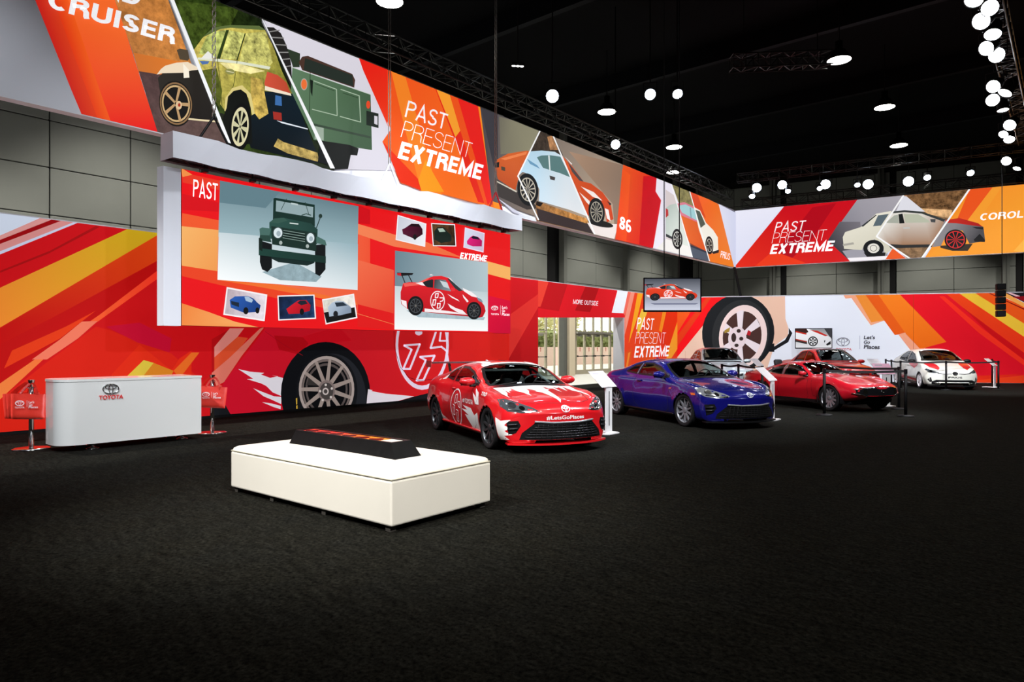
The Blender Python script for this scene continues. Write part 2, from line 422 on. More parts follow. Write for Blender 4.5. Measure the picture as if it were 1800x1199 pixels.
# ================================================================== SETTING
def carpet():
    m = bpy.data.materials.new('carpet'); m.use_nodes = True; nt = m.node_tree; b = nt.nodes['Principled BSDF']; L = nt.links.new
    b.inputs['Roughness'].default_value = 1; b.inputs['Specular IOR Level'].default_value = .02
    tc = nt.nodes.new('ShaderNodeTexCoord'); outs = []
    for sc, det, st in ((34, 6, (1, 1, 1)), (5, 4, (1, 3.2, 1)), (1.1, 3, (1, 1, 1))):
        mp = nt.nodes.new('ShaderNodeMapping'); mp.inputs['Scale'].default_value = st; mp.inputs['Rotation'].default_value = (0, 0, .7)
        nz = nt.nodes.new('ShaderNodeTexNoise'); nz.inputs['Scale'].default_value = sc; nz.inputs['Detail'].default_value = det; nz.inputs['Roughness'].default_value = .75
        L(tc.outputs['Object'], mp.inputs[0]); L(mp.outputs[0], nz.inputs['Vector']); outs.append(nz.outputs['Fac'])
    a = nt.nodes.new('ShaderNodeMapRange'); a.inputs[1].default_value = .36; a.inputs[2].default_value = .66; a.inputs[3].default_value = .15; a.inputs[4].default_value = 1.9; a.clamp = True; L(outs[0], a.inputs[0])
    c = nt.nodes.new('ShaderNodeMapRange'); c.inputs[1].default_value = .34; c.inputs[2].default_value = .68; c.inputs[3].default_value = .55; c.inputs[4].default_value = 1.5; L(outs[1], c.inputs[0])
    mu = nt.nodes.new('ShaderNodeMath'); mu.operation = 'MULTIPLY'; L(a.outputs[0], mu.inputs[0]); L(c.outputs[0], mu.inputs[1])
    mx = nt.nodes.new('ShaderNodeMix'); mx.data_type = 'RGBA'; mx.inputs[6].default_value = (.0095, .0088, .0062, 1); mx.inputs[7].default_value = (.0082, .0088, .0082, 1); L(outs[2], mx.inputs[0])
    vm = nt.nodes.new('ShaderNodeVectorMath'); vm.operation = 'SCALE'; L(mx.outputs[2], vm.inputs[0]); L(mu.outputs[0], vm.inputs['Scale']); L(vm.outputs[0], b.inputs['Base Color'])
    return m
M_CARPET = carpet()
M_LOBBY = mat('lobby_concrete', (.42, .42, .40), rough=.55, noise=.1, nscale=3)
M_GREY = mat('grey_panel', (.155, .165, .15), rough=.75, noise=.10, nscale=1.1)
M_STEEL = mat('grey_steel', (.10, .105, .095), rough=.6, noise=.08, nscale=4)
M_BLACK = mat('matte_black', (.004, .004, .0045), rough=.6, spec=.2)
M_BLACKG = mat('gloss_black', (.006, .006, .007), rough=.18)
M_CEIL = mat('black_ceiling', (.0012, .0014, .002), rough=.9, spec=.1)
M_WHITE = mat('white_fabric', (.74, .75, .80), rough=.8, bump=.06, nscale=3, dist=.05)
M_WHITEP = mat('white_paint', (.80, .80, .78), rough=.35)
M_CHROME = mat('chrome', (.75, .75, .76), rough=.12, metal=1)
M_DARKM = mat('dark_metal', (.03, .03, .032), rough=.35, metal=.7)
M_ALU = mat('dull_aluminium', (.30, .29, .26), rough=.4, metal=.5)
P_LIT = print_mat('backlit_print', 1.0, .12)
P_WALL = print_mat('wall_print', .60, .55)  # glow put into the print for part of its front light
P_SCR = print_mat('screen_image', 1.0, .02)
M_LET = mat('white_letters', (.95, .95, .98), rough=.6, emit=.85)
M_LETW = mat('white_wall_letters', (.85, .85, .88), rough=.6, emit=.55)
M_LETR = mat('red_letters', (.55, .02, .02), rough=.4, emit=.25)
M_LETK = mat('dark_letters', (.03, .03, .04), rough=.5)

def struct(o): o['kind'] = 'structure'; return o
bm = bmesh.new(); bx(bm, (-15.4, -12, -.1), (16, 50, 0)); struct(bm_obj('floor', bm, M_CARPET))
bm = bmesh.new(); bx(bm, (-21.6, -12, -.1), (-15.4, 50, -.004)); struct(bm_obj('floor_lobby', bm, M_LOBBY))
struct(box('ceiling', (-21.6, -12, 13), (16, 56, 13.3), M_CEIL))
struct(box('wall_right', (16, -12, 0), (16.3, 56, 13), M_CEIL))
struct(box('wall_front', (-21.6, -12.3, 0), (16.3, -12, 13), M_CEIL))
# left building wall, glazed where the doors are
wl = struct(empty('wall_left'))
for nm, lo, hi in (('wall_core', (-21.5, -12, 0), (-21.1, 22.6, 13)), ('wall_core', (-21.5, 22.6, 3.75), (-21.1, 37, 13)), ('wall_core', (-21.5, 37, 0), (-21.1, 48, 13))):
    box(nm, lo, hi, M_BLACK, wl)
me = None
def panel_mesh(wd, ht):
    bm = bmesh.new(); bx(bm, (-.06, 0, 0), (0, wd, ht), None, .012, 1)
    bmesh.ops.recalc_face_normals(bm, faces=bm.faces[:]); me = bpy.data.meshes.new('wall_panel'); bm.to_mesh(me); bm.free(); me.materials.append(M_GREY); return me
def panels(parent, pts, M=None):
    cache = {}
    for (u, z, wd, ht) in pts:
        k = (round(wd, 3), round(ht, 3))
        if k not in cache: cache[k] = panel_mesh(wd-.025, ht-.025)
        o = bpy.data.objects.new('wall_panel', cache[k]); COL.objects.link(o); o.parent = parent
        j = random.uniform(-.006, .006)
        if M is None: o.location = (-21.04+j, u, z)
        else: o.matrix_local = M @ Matrix.Translation((j, u, z))
PT = []
zs = [3.78+1.26*i for i in range(7)]
us = [-3.9+2.02*i for i in range(16)] + [29.9 - .6]
for i in range(16):
    for z in zs: PT.append((-3.9+2.02*i, z, 2.02, 1.26))
for c in (29.75, 36.35):
    for k in range(2):
        for z in zs: PT.append((c+.32+k*3.0, z, 3.0, 1.26))
panels(wl, PT)
for i, y in enumerate((29.6, 36.2, 42.8)):
    bm = bmesh.new(); bx(bm, (-21.05, y-.16, 0), (-20.72, y+.02, 13)); bx(bm, (-21.05, y+.05, 0), (-20.8, y+.24, 13))
    struct(bm_obj('trim_%d' % (i+1), bm, [M_STEEL]))
# back building wall, turned eleven degrees
BA = math.radians(11.0)
wb = struct(empty('wall_back', (-21, 46, 0), BA))
box('wall_core', (-1, .1, 0), (40, .5, 13), M_BLACK, wb)
PT = []
for c in range(6):
    for k in range(2):
        for i in range(8): PT.append((-.6+6.45*c+.3+k*3.05, 2.5+1.26*i, 3.05, 1.26))
panels(wb, PT, Matrix.Rotation(-math.pi/2, 4, 'Z'))
for i in range(6):
    x = 5.25+6.45*(i-1)
    if x < .3: x = .3
    bm = bmesh.new(); bx(bm, (x-.14, -.3, 0), (x+.02, .05, 13)); bx(bm, (x+.05, -.22, 0), (x+.22, .05, 13))
    o = struct(bm_obj('trim_%d' % (i+4), bm, [M_STEEL])); o.location = (-21, 46, 0); o.rotation_euler = (0, 0, BA)

# glazed entrance: five doors, side lights and transoms
M_FRAME = mat('bronze_frame', (.42, .38, .29), rough=.4, metal=.4)
M_PANE = glass_mat('door_glass', (.93, .95, .92))
M_STICK = mat('red_sticker', (.35, .05, .03), rough=.5)
def glazed(name, y0, y1, z0, z1, door=False):
    e = struct(empty(name, (-21.3, y0, 0)))
    wd = y1-y0; t = .05 if not door else .07
    bm = bmesh.new()
    bx(bm, (-.05, 0, z0), (.05, t, z1)); bx(bm, (-.05, wd-t, z0), (.05, wd, z1))
    bx(bm, (-.05, t, z1-t), (.05, wd-t, z1)); bx(bm, (-.05, t, z0), (.05, wd-t, z0+(.25 if door else t)))
    bm_obj('frame', bm, M_FRAME, e)
    box('pane', (-.01, t, z0+(.25 if door else t)), (.01, wd-t, z1-t), M_PANE, e)
    if door:
        bm = bmesh.new(); cyl(bm, (.13, t, 1.02), (.13, wd-t, 1.02), .022); bx(bm, (.05, t, .98), (.13, t+.05, 1.06)); bx(bm, (.05, wd-t-.05, .98), (.13, wd-t, 1.06))
        bm_obj('push_bar', bm, M_DARKM, e)
        box('door_closer', (.05, .1, z1-.17), (.14, .5, z1-.06), M_ALU, e, .01)
        bm = bmesh.new(); prism(bm, [(.0, .0), (.06, 0), (.06, .16), (.09, .16), (.03, .26), (-.03, .16), (0, .16)], 0, .004, Matrix.Translation((.016, wd*.45, 1.28)) @ Matrix(((0, 0, 1, 0), (1, 0, 0, 0), (0, 1, 0, 0), (0, 0, 0, 1))))
        bm_obj('door_sticker', bm, M_STICK, e)
    return e
nd = 0
for y0 in (31.35, 32.25, 33.15, 34.05):
    nd += 1; glazed('door_%d' % nd, y0, y0+.9, .01, 2.28, True)
nd += 1; glazed('door_%d' % nd, 27.7, 28.6, .01, 2.28, True)
nw = 0
for y0, y1, z0, z1 in ([(31.35+.9*i, 32.25+.9*i, 2.36, 3.72) for i in range(4)] + [(30.4, 31.3, .01, 3.72), (35.0, 35.9, .01, 3.72), (28.62, 29.4, .01, 3.72), (27.7, 28.6, 2.36, 3.72), (26.6, 27.65, .01, 3.72), (25.5, 26.55, .01, 3.72), (24.2, 25.45, .01, 3.72), (22.8, 24.15, .01, 3.72)]):
    nw += 1; glazed('window_%d' % nw, y0, y1, z0, z1)
struct(box('trim_10', (-21.42, 31.3, 2.28), (-21.1, 35.0, 2.37), M_ALU))
struct(box('trim_11', (-21.42, 29.85, 0), (-20.66, 30.38, 3.74), mat('sunlit_tan_post', (.62, .54, .40), rough=.6)))  # sunlight on the lower column put into the tan colour
struct(box('trim_12', (-21.5, 35.9, 0), (-21.0, 36.1, 3.74), M_STEEL))

# outside the doors
M_OUT = mat('sunlit_paving', (.75, .71, .66), rough=.8, noise=.05, nscale=2)
struct(box('ground_outside', (-70, 0, -.12), (-21.6, 110, -.02), M_OUT))
wo = box('garden_wall', (-34.4, 28, -.02), (-34, 75, 1.55), mat('pink_render', (.72, .52, .44), rough=.8, noise=.08, nscale=2))
tag(wo, 'low pinkish rendered wall outside beyond the glass doors', 'wall')
M_LEAF = mat('sunlit_leaves', (.30, .34, .12), rough=.7, noise=.5, nscale=2.5)
M_LEAFY = mat('pale_leaves', (.62, .58, .28), rough=.7, noise=.4, nscale=2.5)
def shrub(name, lab, cat, loc, r, h, m, trunk=0, n=900, sd=1, group=None):
    rnd = random.Random(sd); e = empty(name, loc, 0, lab, cat, group)
    V, Fa = [], []
    for _ in range(n):
        while True:
            p = Vector((rnd.uniform(-1, 1), rnd.uniform(-1, 1), rnd.uniform(-1, 1)))
            if .35 < p.length < 1: break
        p = Vector((p.x*r, p.y*r, trunk + (p.z*.5+.5)*h))
        a = Vector((rnd.gauss(0, 1), rnd.gauss(0, 1), rnd.gauss(0, 1))).normalized(); b = a.orthogonal().normalized(); s = rnd.uniform(.12, .26); i = len(V)
        V += [p-a*s, p-b*s*.6, p+a*s, p+b*s*.6]; Fa.append((i, i+1, i+2, i+3))
    me = bpy.data.meshes.new('foliage'); me.from_pydata(V, [], Fa); f = link('foliage', me, m, e); f['kind'] = 'stuff'
    bm = bmesh.new(); cyl(bm, (0, 0, 0), (0, 0, trunk+h*.5), .12, .05, 8)
    for k in range(4):
        q = k*1.6; cyl(bm, (0, 0, trunk+h*.2), (math.cos(q)*r*.6, math.sin(q)*r*.6, trunk+h*.6), .05, .02, 6)
    bm_obj('trunk', bm, mat('bark', (.2, .14, .09), rough=.9), e)
def hedge():
    rnd = random.Random(5); V, Fa = [], []
    for _ in range(7000):
        p = Vector((rnd.uniform(-1, 1), rnd.uniform(0, 34), rnd.uniform(0, 3.1)))
        if abs(p.x) < .75 and p.z < 2.8: p.x = math.copysign(rnd.uniform(.75, 1.05), p.x)
        a = Vector((rnd.gauss(0, 1), rnd.gauss(0, 1), rnd.gauss(0, 1))).normalized(); b = a.orthogonal().normalized(); s = rnd.uniform(.12, .26); i = len(V)
        V += [p-a*s, p-b*s*.6, p+a*s, p+b*s*.6]; Fa.append((i, i+1, i+2, i+3))
    e = empty('hedge', (-36.6, 36, 0), 0, 'clipped green hedge behind the low pink wall outside', 'hedge')
    me = bpy.data.meshes.new('foliage'); me.from_pydata(V, [], Fa); link('foliage', me, M_LEAF, e)['kind'] = 'stuff'
    box('inner_growth', (-.75, 0, 0), (.75, 34, 2.8), M_LEAF, e)
hedge()
for i, (x, y, h) in enumerate(((-42, 49, 4.6), (-43, 56, 3.9), (-44, 62.5, 5.2))):
    shrub('garden_tree', ('pale yellow-green tree outside behind the leftmost door leaf', 'pale low tree outside behind the middle door leaves', 'pale yellow-green tree outside behind the rightmost door leaf')[i], 'tree', (x, y, 0), 1.9, h, M_LEAFY, 2.2, 900, 20+i)

# ================================================================== GRAPHIC WALLS
LW = Plane((-14.2, 0), math.pi/2); LZ = 3.82
gl = empty('graphic_wall', (-14.2, 9, 0), 0, 'long red and orange printed fabric wall with giant racing wheel, left side of hall', 'wall graphic')
for lo, hi in (((-14.7, -1.5, 0), (-14.2, 18.6, LZ)), ((-14.7, 18.6, 2.88), (-14.2, 24.4, LZ)), ((-14.7, 24.4, 0), (-14.2, 29.25, LZ))):
    box('wall_frame', lo, hi, M_WHITE, gl, world=True)
box('base_skirt', (-14.2, -1.5, 0), (-14.18, 18.55, .05), M_BLACK, gl, world=True)
pr = Print(LW, (-1.5, 18.6, .05, LZ-.02))
pr.draw('''
Z 0 350 2.855
P cc1010>d81022|0,500,2000,900 -700,-200 3000,-200 3000,2000 -700,2000
P d5dff0 -300,-40 260,60 260,92 0,183 -300,290
P e09a95 -300,290 0,183 225,85 290,85 290,103 0,205 -300,310
P 9c0008 -300,310 0,205 280,95 330,95 330,107 0,225 -300,330
P dc8f8c -300,330 0,225 330,100 385,100 385,116 0,262 -300,370
P cdd3ea -300,370 0,262 385,110 412,110 412,121 0,278 -300,386
P cf0a14 -300,386 0,278 412,110 640,110 640,150 0,445 -300,585
P a8080c 0,360 250,260 480,135 500,140 240,275 0,370
P f08a2c>d2ae18|0,540,720,160 -300,585 0,445 640,150 700,130 805,150 805,172 0,645 -300,800
P e8480f>c20808|830,170,300,700 -300,800 0,645 805,172 880,150 880,260 330,560 0,730 -300,900
P c00a0a 330,560 880,260 880,305 490,600 330,700 0,925 -300,1100 -300,900 0,730
P e43a12 60,760 330,640 480,560 300,700 20,850
P f0803c>ff1c1c|0,960,860,310 -300,1120 0,925 500,580 880,290 880,335 490,615 330,700 0,1005 -300,1200
P f0785c 410,615 490,612 390,700 235,805 160,805 300,705
P d82010 0,1005 240,815 480,640 560,660 700,720 860,775 1000,900 1000,1300 -100,1300
P c80c30 530,640 700,620 860,700 850,770 690,720
P e02a10 560,880 700,730 860,860 900,800 960,760 960,900 560,1000
P e2b63a>d8c040|640,885,760,810 600,925 720,808 770,822 690,925
P d8801e 690,925 770,822 870,862 840,925
P e86a20 870,862 960,770 1000,770 900,900
Z 390 560 4.39
P d80f2c>e02418|100,400,1500,300 420,-500 2600,-500 2600,800 -30,800 -30,640 15,490 330,85
P b80c12 -80,160 60,80 150,75 60,300 -80,430
P e88a80 60,75 170,75 120,140 0,270 -60,300 -60,220
P e4502c -60,300 120,140 200,150 60,330 -60,440
P e87a68 330,60 290,80 60,300 -80,420 -80,540 15,490 150,290
P c00c18 400,130 700,150 600,280 440,240
P 16181c -80,620 10,640 75,755 -80,765
P d80f20 620,140 900,60 1000,170 880,185 700,230
P f4eef6 125,390 215,410 325,420 300,432 370,458 430,446 382,436 495,465 480,540 455,597 390,570 340,520 300,500 190,467 240,465
P f4eef6 240,538 310,566 400,600 458,605 455,660 380,625 320,600
P f4eef6 308,645 380,655 452,674 452,700 390,680
E 0e1014 798,580 345,400 0
E 24262c 850,620 262,350 0
E 14161a 808,560 236,290 0
R b6a49e 805,540 0 0 0 0 0
''' .replace('R b6a49e 805,540 0 0 0 0 0\n', ''))
pr.draw('''
E 0c0d10 805 545 214 262 0
R 5c5250 805 545 185 228 0 .80 .88
S 3a3634 760 520 110 130 0 1 0 1 .3 .3 200
R b8a8a2 805 545 214 256 0 .905 1
R 7a6c68 805 545 190 230 0 .93 1
S a89890 805 545 190 230 0 11 .3 1.02 .26 .055 16
E 8a7a76 805 558 66 82 0
E 4c4644 805 560 52 66 0
R d8ccc8 797 562 24 28 0 .6 1
E e0d6d0 798 512 9 10 0
E e0d6d0 845 540 9 10 0
E e0d6d0 838 606 9 10 0
E e0d6d0 775 628 9 10 0
E e0d6d0 755 560 9 10 0
P d8b040 567,615 578,612 578,660 569,665
P d8b040 569,672 580,668 581,695 571,697
P f2e8f0 1125,545 1160,553 1150,560 1260,580 1480,600 1290,655 1110,690 1118,600
P 16181c 1250,668 1480,602 1600,572 1560,660
''')
W1 = 'f2e0f4'
pr.draw(f'''
R {W1} 1542 205 205 345 0 .905 1
L {W1} 15 1402,208 1524,198 1448,388 1396,388 1460,240 1402,208
L {W1} 15 1525,296 1638,286 1552,474 1498,478 1570,322 1525,296
L {W1} 15 1662,60 1606,228 1690,218 1730,250 1742,330
L {W1} 13 1695,40 1676,172 1736,172 1742,60
E {W1} 1515 108 28 22 0
L 3a0a10 3 1322,80 1330,230 1370,370 1440,455 1520,480 1640,466 1790,420
L a80c20 3 330,100 470,200 620,285
Z 920 460 5.294
P d81820>a80c10|0,200,150,700 -140,100 300,100 300,1200 -140,1200
P e0302a -140,500 135,300 135,420 -140,900
P b80e14 40,1200 135,650 135,1200
''')
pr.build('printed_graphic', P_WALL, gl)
pr = Print(LW, (18.6, 29.25, .0, LZ-.02))
pr.draw('''
Z 920 460 5.294
P dc1420>e01822|130,300,900,300 0,0 1000,0 1000,520 0,520
P c00f18 250,120 430,150 330,460 130,430
P e84030 140,120 250,140 160,420 100,420
P b40c14 600,180 720,200 620,470 480,455
P e8421a>e23010|1000,500,1400,500 940,200 1500,200 1500,1300 940,1300
P eef0f8 885,230 980,240 930,480 822,475
P f06a5a 980,240 1010,250 945,500 930,480
P f0907a 1008,250 1046,255 944,680 944,520
P e8401c 1044,250 1072,250 980,720 944,840 944,690
P f5a21e 1070,250 1120,255 1060,520 980,760 1000,640
P f0c040 1100,440 1160,440 1120,560 1060,700 1062,560
P e64a14 1160,440 1300,460 1260,700 1200,1000 1080,900 1100,620
P f08a20 1300,440 1336,440 1286,660 1262,640
P e03010 1336,440 1440,440 1360,800 1270,800 1290,640
P f09a2a 1430,560 1440,800 1375,900 1330,900 1360,780
P e05018 944,850 1010,800 980,1100 944,1200
P f08a30 975,850 995,840 965,1000 950,1000
''')
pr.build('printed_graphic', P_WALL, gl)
pr.o = (920, 460, 5.294)
lettering('lettering', pr, [('PAST', (1048, 630), (1203, 636), (1065, 520), 0), ('PRESENT', (1036, 763), (1314, 762), (1051, 655), -.018), ('EXTREME', (1027, 894), (1348, 880), (1042, 788), .03), ('MORE OUTSIDE', (460, 393), (692, 410), (464, 350), .01)], M_LETW, gl)

BW = Plane((-14.2, 29.25), math.atan2(6.45, 12.6))
gb = empty('graphic_wall', (-8, 32.4, 0), 0, 'printed wall with giant pale wheel and orange red stripes at the back of the hall', 'wall graphic')
bm = bmesh.new(); bx(bm, (0, -.02, -.5), (18.5, 3.82, 0), BW.mat((0, .02))); bm_obj('wall_frame', bm, M_WHITE, gb, world=True)
pr = Print(BW, (0, 18.5, .02, 3.80))
pr.draw('''
Z 1200 490 5.993
P e8ecf8 -200,-200 9000,-200 9000,2000 -200,2000
P f0641a>e84a16|-60,200,150,500 -100,150 230,150 -100,760
P f01018 210,150 500,150 475,190 0,780 -100,900 -100,640
P e03a14 150,330 250,200 310,185 -60,720 -60,600
P ecc9b4>e8bda6|300,600,1050,300 492,150 1078,150 1082,420 1115,520 1110,600 965,712 880,980 -100,980 -100,880
P e0b49c 30,760 34,1000 28,1000 24,760
E 1a1d20 585 570 380 405 12
P 14171a 905,700 965,680 965,772 905,768
P 1a1b1e 1118,518 1155,572 1112,668 965,755 962,716 1078,645 1118,575
E 2a2c2e 610 590 300 370 10
E f2d9d6 635 605 252 330 8
E 4a302c 625 610 205 268 8
S ecdfe6 605 615 225 285 8 6 .1 1.0 .8 .17 20
E e8d6dc 575 625 95 120 8
R f2d9d6 635 605 252 330 8 .84 1
E 3a2a28 538 620 26 48 0
E 3a2a28 590 550 22 20 0
E 3a2a28 617 632 22 20 0
E 3a2a28 567 702 22 18 0
P b8202a 690,540 720,560 710,600 672,590
P a88838 440,545 500,510 490,560 440,575
''')
pr.draw('''
Z 1480 480 5.625
P f4a884 -10,180 130,180 420,470 285,517 92,247 35,253
P f08e34 110,180 240,180 418,466 290,488
P e85c14 205,180 350,180 645,560 615,600 522,613 425,480
P f4801c>ee6a14|400,250,800,700 335,180 545,180 1032,682 900,716 830,738 770,760 700,700
P f0a282 555,606 620,590 790,770 690,780
P e6101f>e01428|700,300,1400,900 540,180 1140,180 2600,1100 2600,1400 800,1400 700,800 830,738 900,716 1032,682
P f6301e 960,230 1010,230 1400,560 2000,980 2000,1060 1350,590
P ee4414>f0341a|1100,230,1700,700 960,150 1105,150 2200,860 2200,1060 1500,590
P d01018 1180,330 1500,570 1800,790 1800,860 1480,620
P f2c23a 1080,150 1245,150 2300,760 2300,900 1800,632
P f0581a 1235,150 1400,150 2300,560 2300,780 1800,500
P 8a0a10 1385,170 1400,170 1800,352 2300,560 2300,580 1800,364
P f5a850 1440,150 1530,150 1800,296 2300,520 2300,560 1800,340
P 1a1a1e 1520,150 2300,150 2300,500 1800,290
P e8b8c0 1600,185 1640,185 1760,228 1730,236
P 8c0c18 1680,235 2300,200 2300,440 1800,280
P e83e18 1150,1078 1800,1010 2600,950 2600,1200 1150,1200
P e02a14 900,1090 1200,1020 1800,1000 1160,1085
L b04010 3 705,150 705,760
''')
pr.draw('Z 1200 490 5.993'); pr.emblem('7c7c84', 1688, 665, 142, .1)
pr.draw('L a0a0a8 4 1865,600 1865,740')
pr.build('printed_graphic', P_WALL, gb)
lettering('tagline', pr, [("Let's", (1906, 638), (2022, 638), (1912, 598), .03), ('Go', (1904, 686), (1970, 686), (1910, 650), .03), ('Places', (1906, 738), (2072, 742), (1912, 695), .03)], M_LETK, gb)
lettering('brand_lettering', pr, [('TOYOTA', (1612, 755), (1778, 757), (1614, 730), .02)], M_LETR, gb)

# ================================================================== BACKLIT BANNER
LB = Plane((-12.8, 0), math.pi/2); BZ0, BZ1 = 5.38, 8.2
bn = empty('hanging_banner', (-12.8, 15, BZ0), 0, 'long backlit fabric banner hung along the left wall with vehicle pictures', 'banner')
box('banner_frame', (-13.0, -2, BZ0), (-12.8, 32.6, BZ1), M_WHITE, bn, world=True)
pr = Print(LB, (-2, 32.58, BZ0+.02, BZ1-.01))
pr.draw('''
Z 0 0 3.996
P dde4f2>c4d4ea|-300,100,500,600 -1200,-1500 9000,-1500 9000,3000 -1200,3000
P f0682a>e0161a|500,200,800,900 155,-230 730,-230 885,230 1125,980 660,1010
P bc1418>e04a1c|300,200,560,200 155,-230 300,-230 720,870 750,1010 660,1010 500,630
P d83014>f0641c|470,300,640,300 290,-230 400,-230 780,860 800,1010 750,1010
P b07038>c8803c|900,150,1300,350~.35 700,-330 1090,-250 1400,600 1000,560 885,230
P c86e2c>e07a28|1000,420,1300,480 935,370 1300,440 1420,600 975,510
P 4a3434>5c4844|1000,560,1300,900~.25 975,500 1130,525 1440,610 1620,1060 1125,990
P ead8bc 1100,525 1130,485 1160,462 1240,440 1320,436 1400,480 1340,520 1280,512 1130,516
P 2c2822>1e1a18|1150,560,1450,800 1108,548 1140,515 1285,512 1345,495 1400,490 1540,840 1340,838 1140,760
P f6ecd8 1285,445 1325,490 1330,545 1290,548
E 14120f 1235 728 118 162 -8
R c8a878 1235 728 112 150 -8 .78 .87
S b89468 1235 728 96 132 -8 5 .1 1 .7 .1 10
R 8a6a48 1235 728 112 150 -8 .92 1
E d8b890 1255 740 22 30 0
E a03018 1258 738 9 13 0
P 504434 1240,352 1262,342 1318,352 1330,410 1318,428 1262,418
P e0d0a8 1325,830 1530,850 1535,862 1320,842
''')
pr.draw('''
Z 280 0 3.998
P 2c3c12>10180a|200,100,500,60~.75 40,-200 700,-60 720,160 1230,1200 490,1030
P 384818~.8 90,0 560,60 500,180 360,190 250,340
P c4b458>7c7a30|300,420,700,800~.5 235,360 300,270 355,222 430,196 500,186 742,214 800,330 860,500 945,680 700,660 640,1010 400,700
P 5c6c3c 300,265 355,215 400,190 500,176 700,182 748,214 500,196 430,204 360,238
P a8b060~.8 275,380 330,260 380,225 468,212 405,405
P 30401c 468,212 488,212 425,415 402,412
P b8b868~.9 488,214 600,235 545,420 430,412
P 283418 598,235 606,236 548,425 540,424
P b0ac60~.9 606,236 745,222 795,440 770,470 560,430
P dce0c8 268,405 420,415 560,432 780,470 770,490 560,450 268,420
P 5070a8 278,428 350,432 340,450 300,455
P e8e8e0 290,412 340,360 390,405 350,415
P 12202a>0c1216|800,700,700,1050 720,640 940,660 1130,1140 1100,1150 640,1040 600,900 650,800
P c0a450~.6 640,540 720,560 765,800 700,840 640,760
L 3a4418 4 405,410 425,560 440,780
L 3a4418 4 545,430 520,600 470,720
P 50581c~.5 270,500 400,480 440,640 420,760 330,600
P e8dc98~.3 420,440 560,450 740,500 640,520 480,490
P d8c880 455,780 462,690 510,620 580,600 640,660 668,800 650,810 625,690 575,640 520,650 485,700 475,790
P 20241a 360,780 450,800 470,850 380,840
E 8c8c50 495 505 34 20 10
L e0d8b0 5 470,500 520,512
P 10130f 470,760 480,680 520,640 570,630 610,660 640,760 650,1010 490,1030 440,840
E 0c0d0c 565 895 78 168 4
R d8d0a8 565 892 60 138 4 .82 1
S c8c49c 565 892 50 120 4 8 .1 1 .5 .16 10
P d0523c>b84830|740,560,900,620 735,590 755,505 830,530 890,580 920,660 740,605
P f0e0c8 740,605 920,658 925,675 738,635
P 3c6ca8 812,670 855,680 858,745 810,740
P a03028 795,785 855,795 858,850 800,840
P e0e8f0 820,848 865,858 1040,905 1040,912 860,868
P a89050~.7 830,975 870,1000 1000,1040 1108,1075 1120,1140 900,1080 800,1030
P 0a0e10 1125,1000 1200,1165 1110,1140
P f0f2f4 62,-30 88,-30 500,1010 470,1000
P dcd8e2>d4d0da|800,200,1500,900 640,-60 1500,300 1700,520 1700,1200 1210,1190
P 252322 745,192 800,195 850,235 885,310 915,400 925,480 930,640 850,440
L 8a8886 8 770,225 840,215
L 8a8886 8 790,265 870,270
L 8a8886 8 815,315 890,320
L 8a8886 8 840,370 905,370
L 8a8886 8 862,420 912,415
L 8a8886 7 885,470 920,465
P 2e3a2c 895,345 985,378 982,475 935,475
P 4a342c 975,440 1000,400 1040,395 1352,522 1372,565 1365,618 1000,495
P 28302a 1020,410 1352,530 1360,610 1010,492
P c8d0c8 925,472 1480,662 1480,672 925,482
P 5e7c5e>3e5840|1000,560,1450,950 930,478 1480,668 1490,1056 1385,1040 1080,985 1035,880 920,640
L 304430 5 1055,515 1050,850
L a8bca4 6 1080,570 1240,630 1245,815 1070,770
L a8bca4 6 1270,630 1400,675 1410,860 1265,820
L 2c3e2c 4 1090,590 1225,640
L 2c3e2c 4 1285,655 1390,690
E e87038 1012 595 20 36 0
R a8a8a0 1012 595 24 42 0 .84 1
E e04828 1463 738 14 28 0
P 1a221c 1055,560 1075,570 1070,680 1058,650
P 1c241e 1450,780 1535,800 1535,902 1450,880
P d0ccd4 1505,815 1528,820 1528,880 1505,872
P 98a898 1090,875 1150,890 1150,990 1085,980
P 38483a 1060,865 1480,960 1480,975 1060,882
P 161816 1110,988 1200,1000 1330,1020 1395,1045 1385,1095 1340,1090 1320,1190 1210,1195
P f0f2f4 703,110 728,150 1228,1185 1196,1185
Z 640 60 3.525
P ec4a1c>f2701e|200,300,500,900 -60,60 160,180 800,380 850,1090 225,925 108,668 160,592
P e42016>e8381a|-20,200,140,560 -70,60 140,180 140,560 155,600 -10,230
P f08024 150,180 240,230 420,860 480,1000 350,980 250,600
P e43014 110,668 220,920 350,970 330,900
P f0961e 330,905 375,780 490,980 350,975
P e02818 420,300 500,320 740,1050 700,1040
P f29a2c 425,300 515,345 590,600 560,640
P e8501a 515,345 600,380 800,1060 745,1060 590,600
P e4201a 560,350 710,410 800,1010 760,1060 680,760
P f08a20 695,415 716,425 835,1090 800,1090
''')
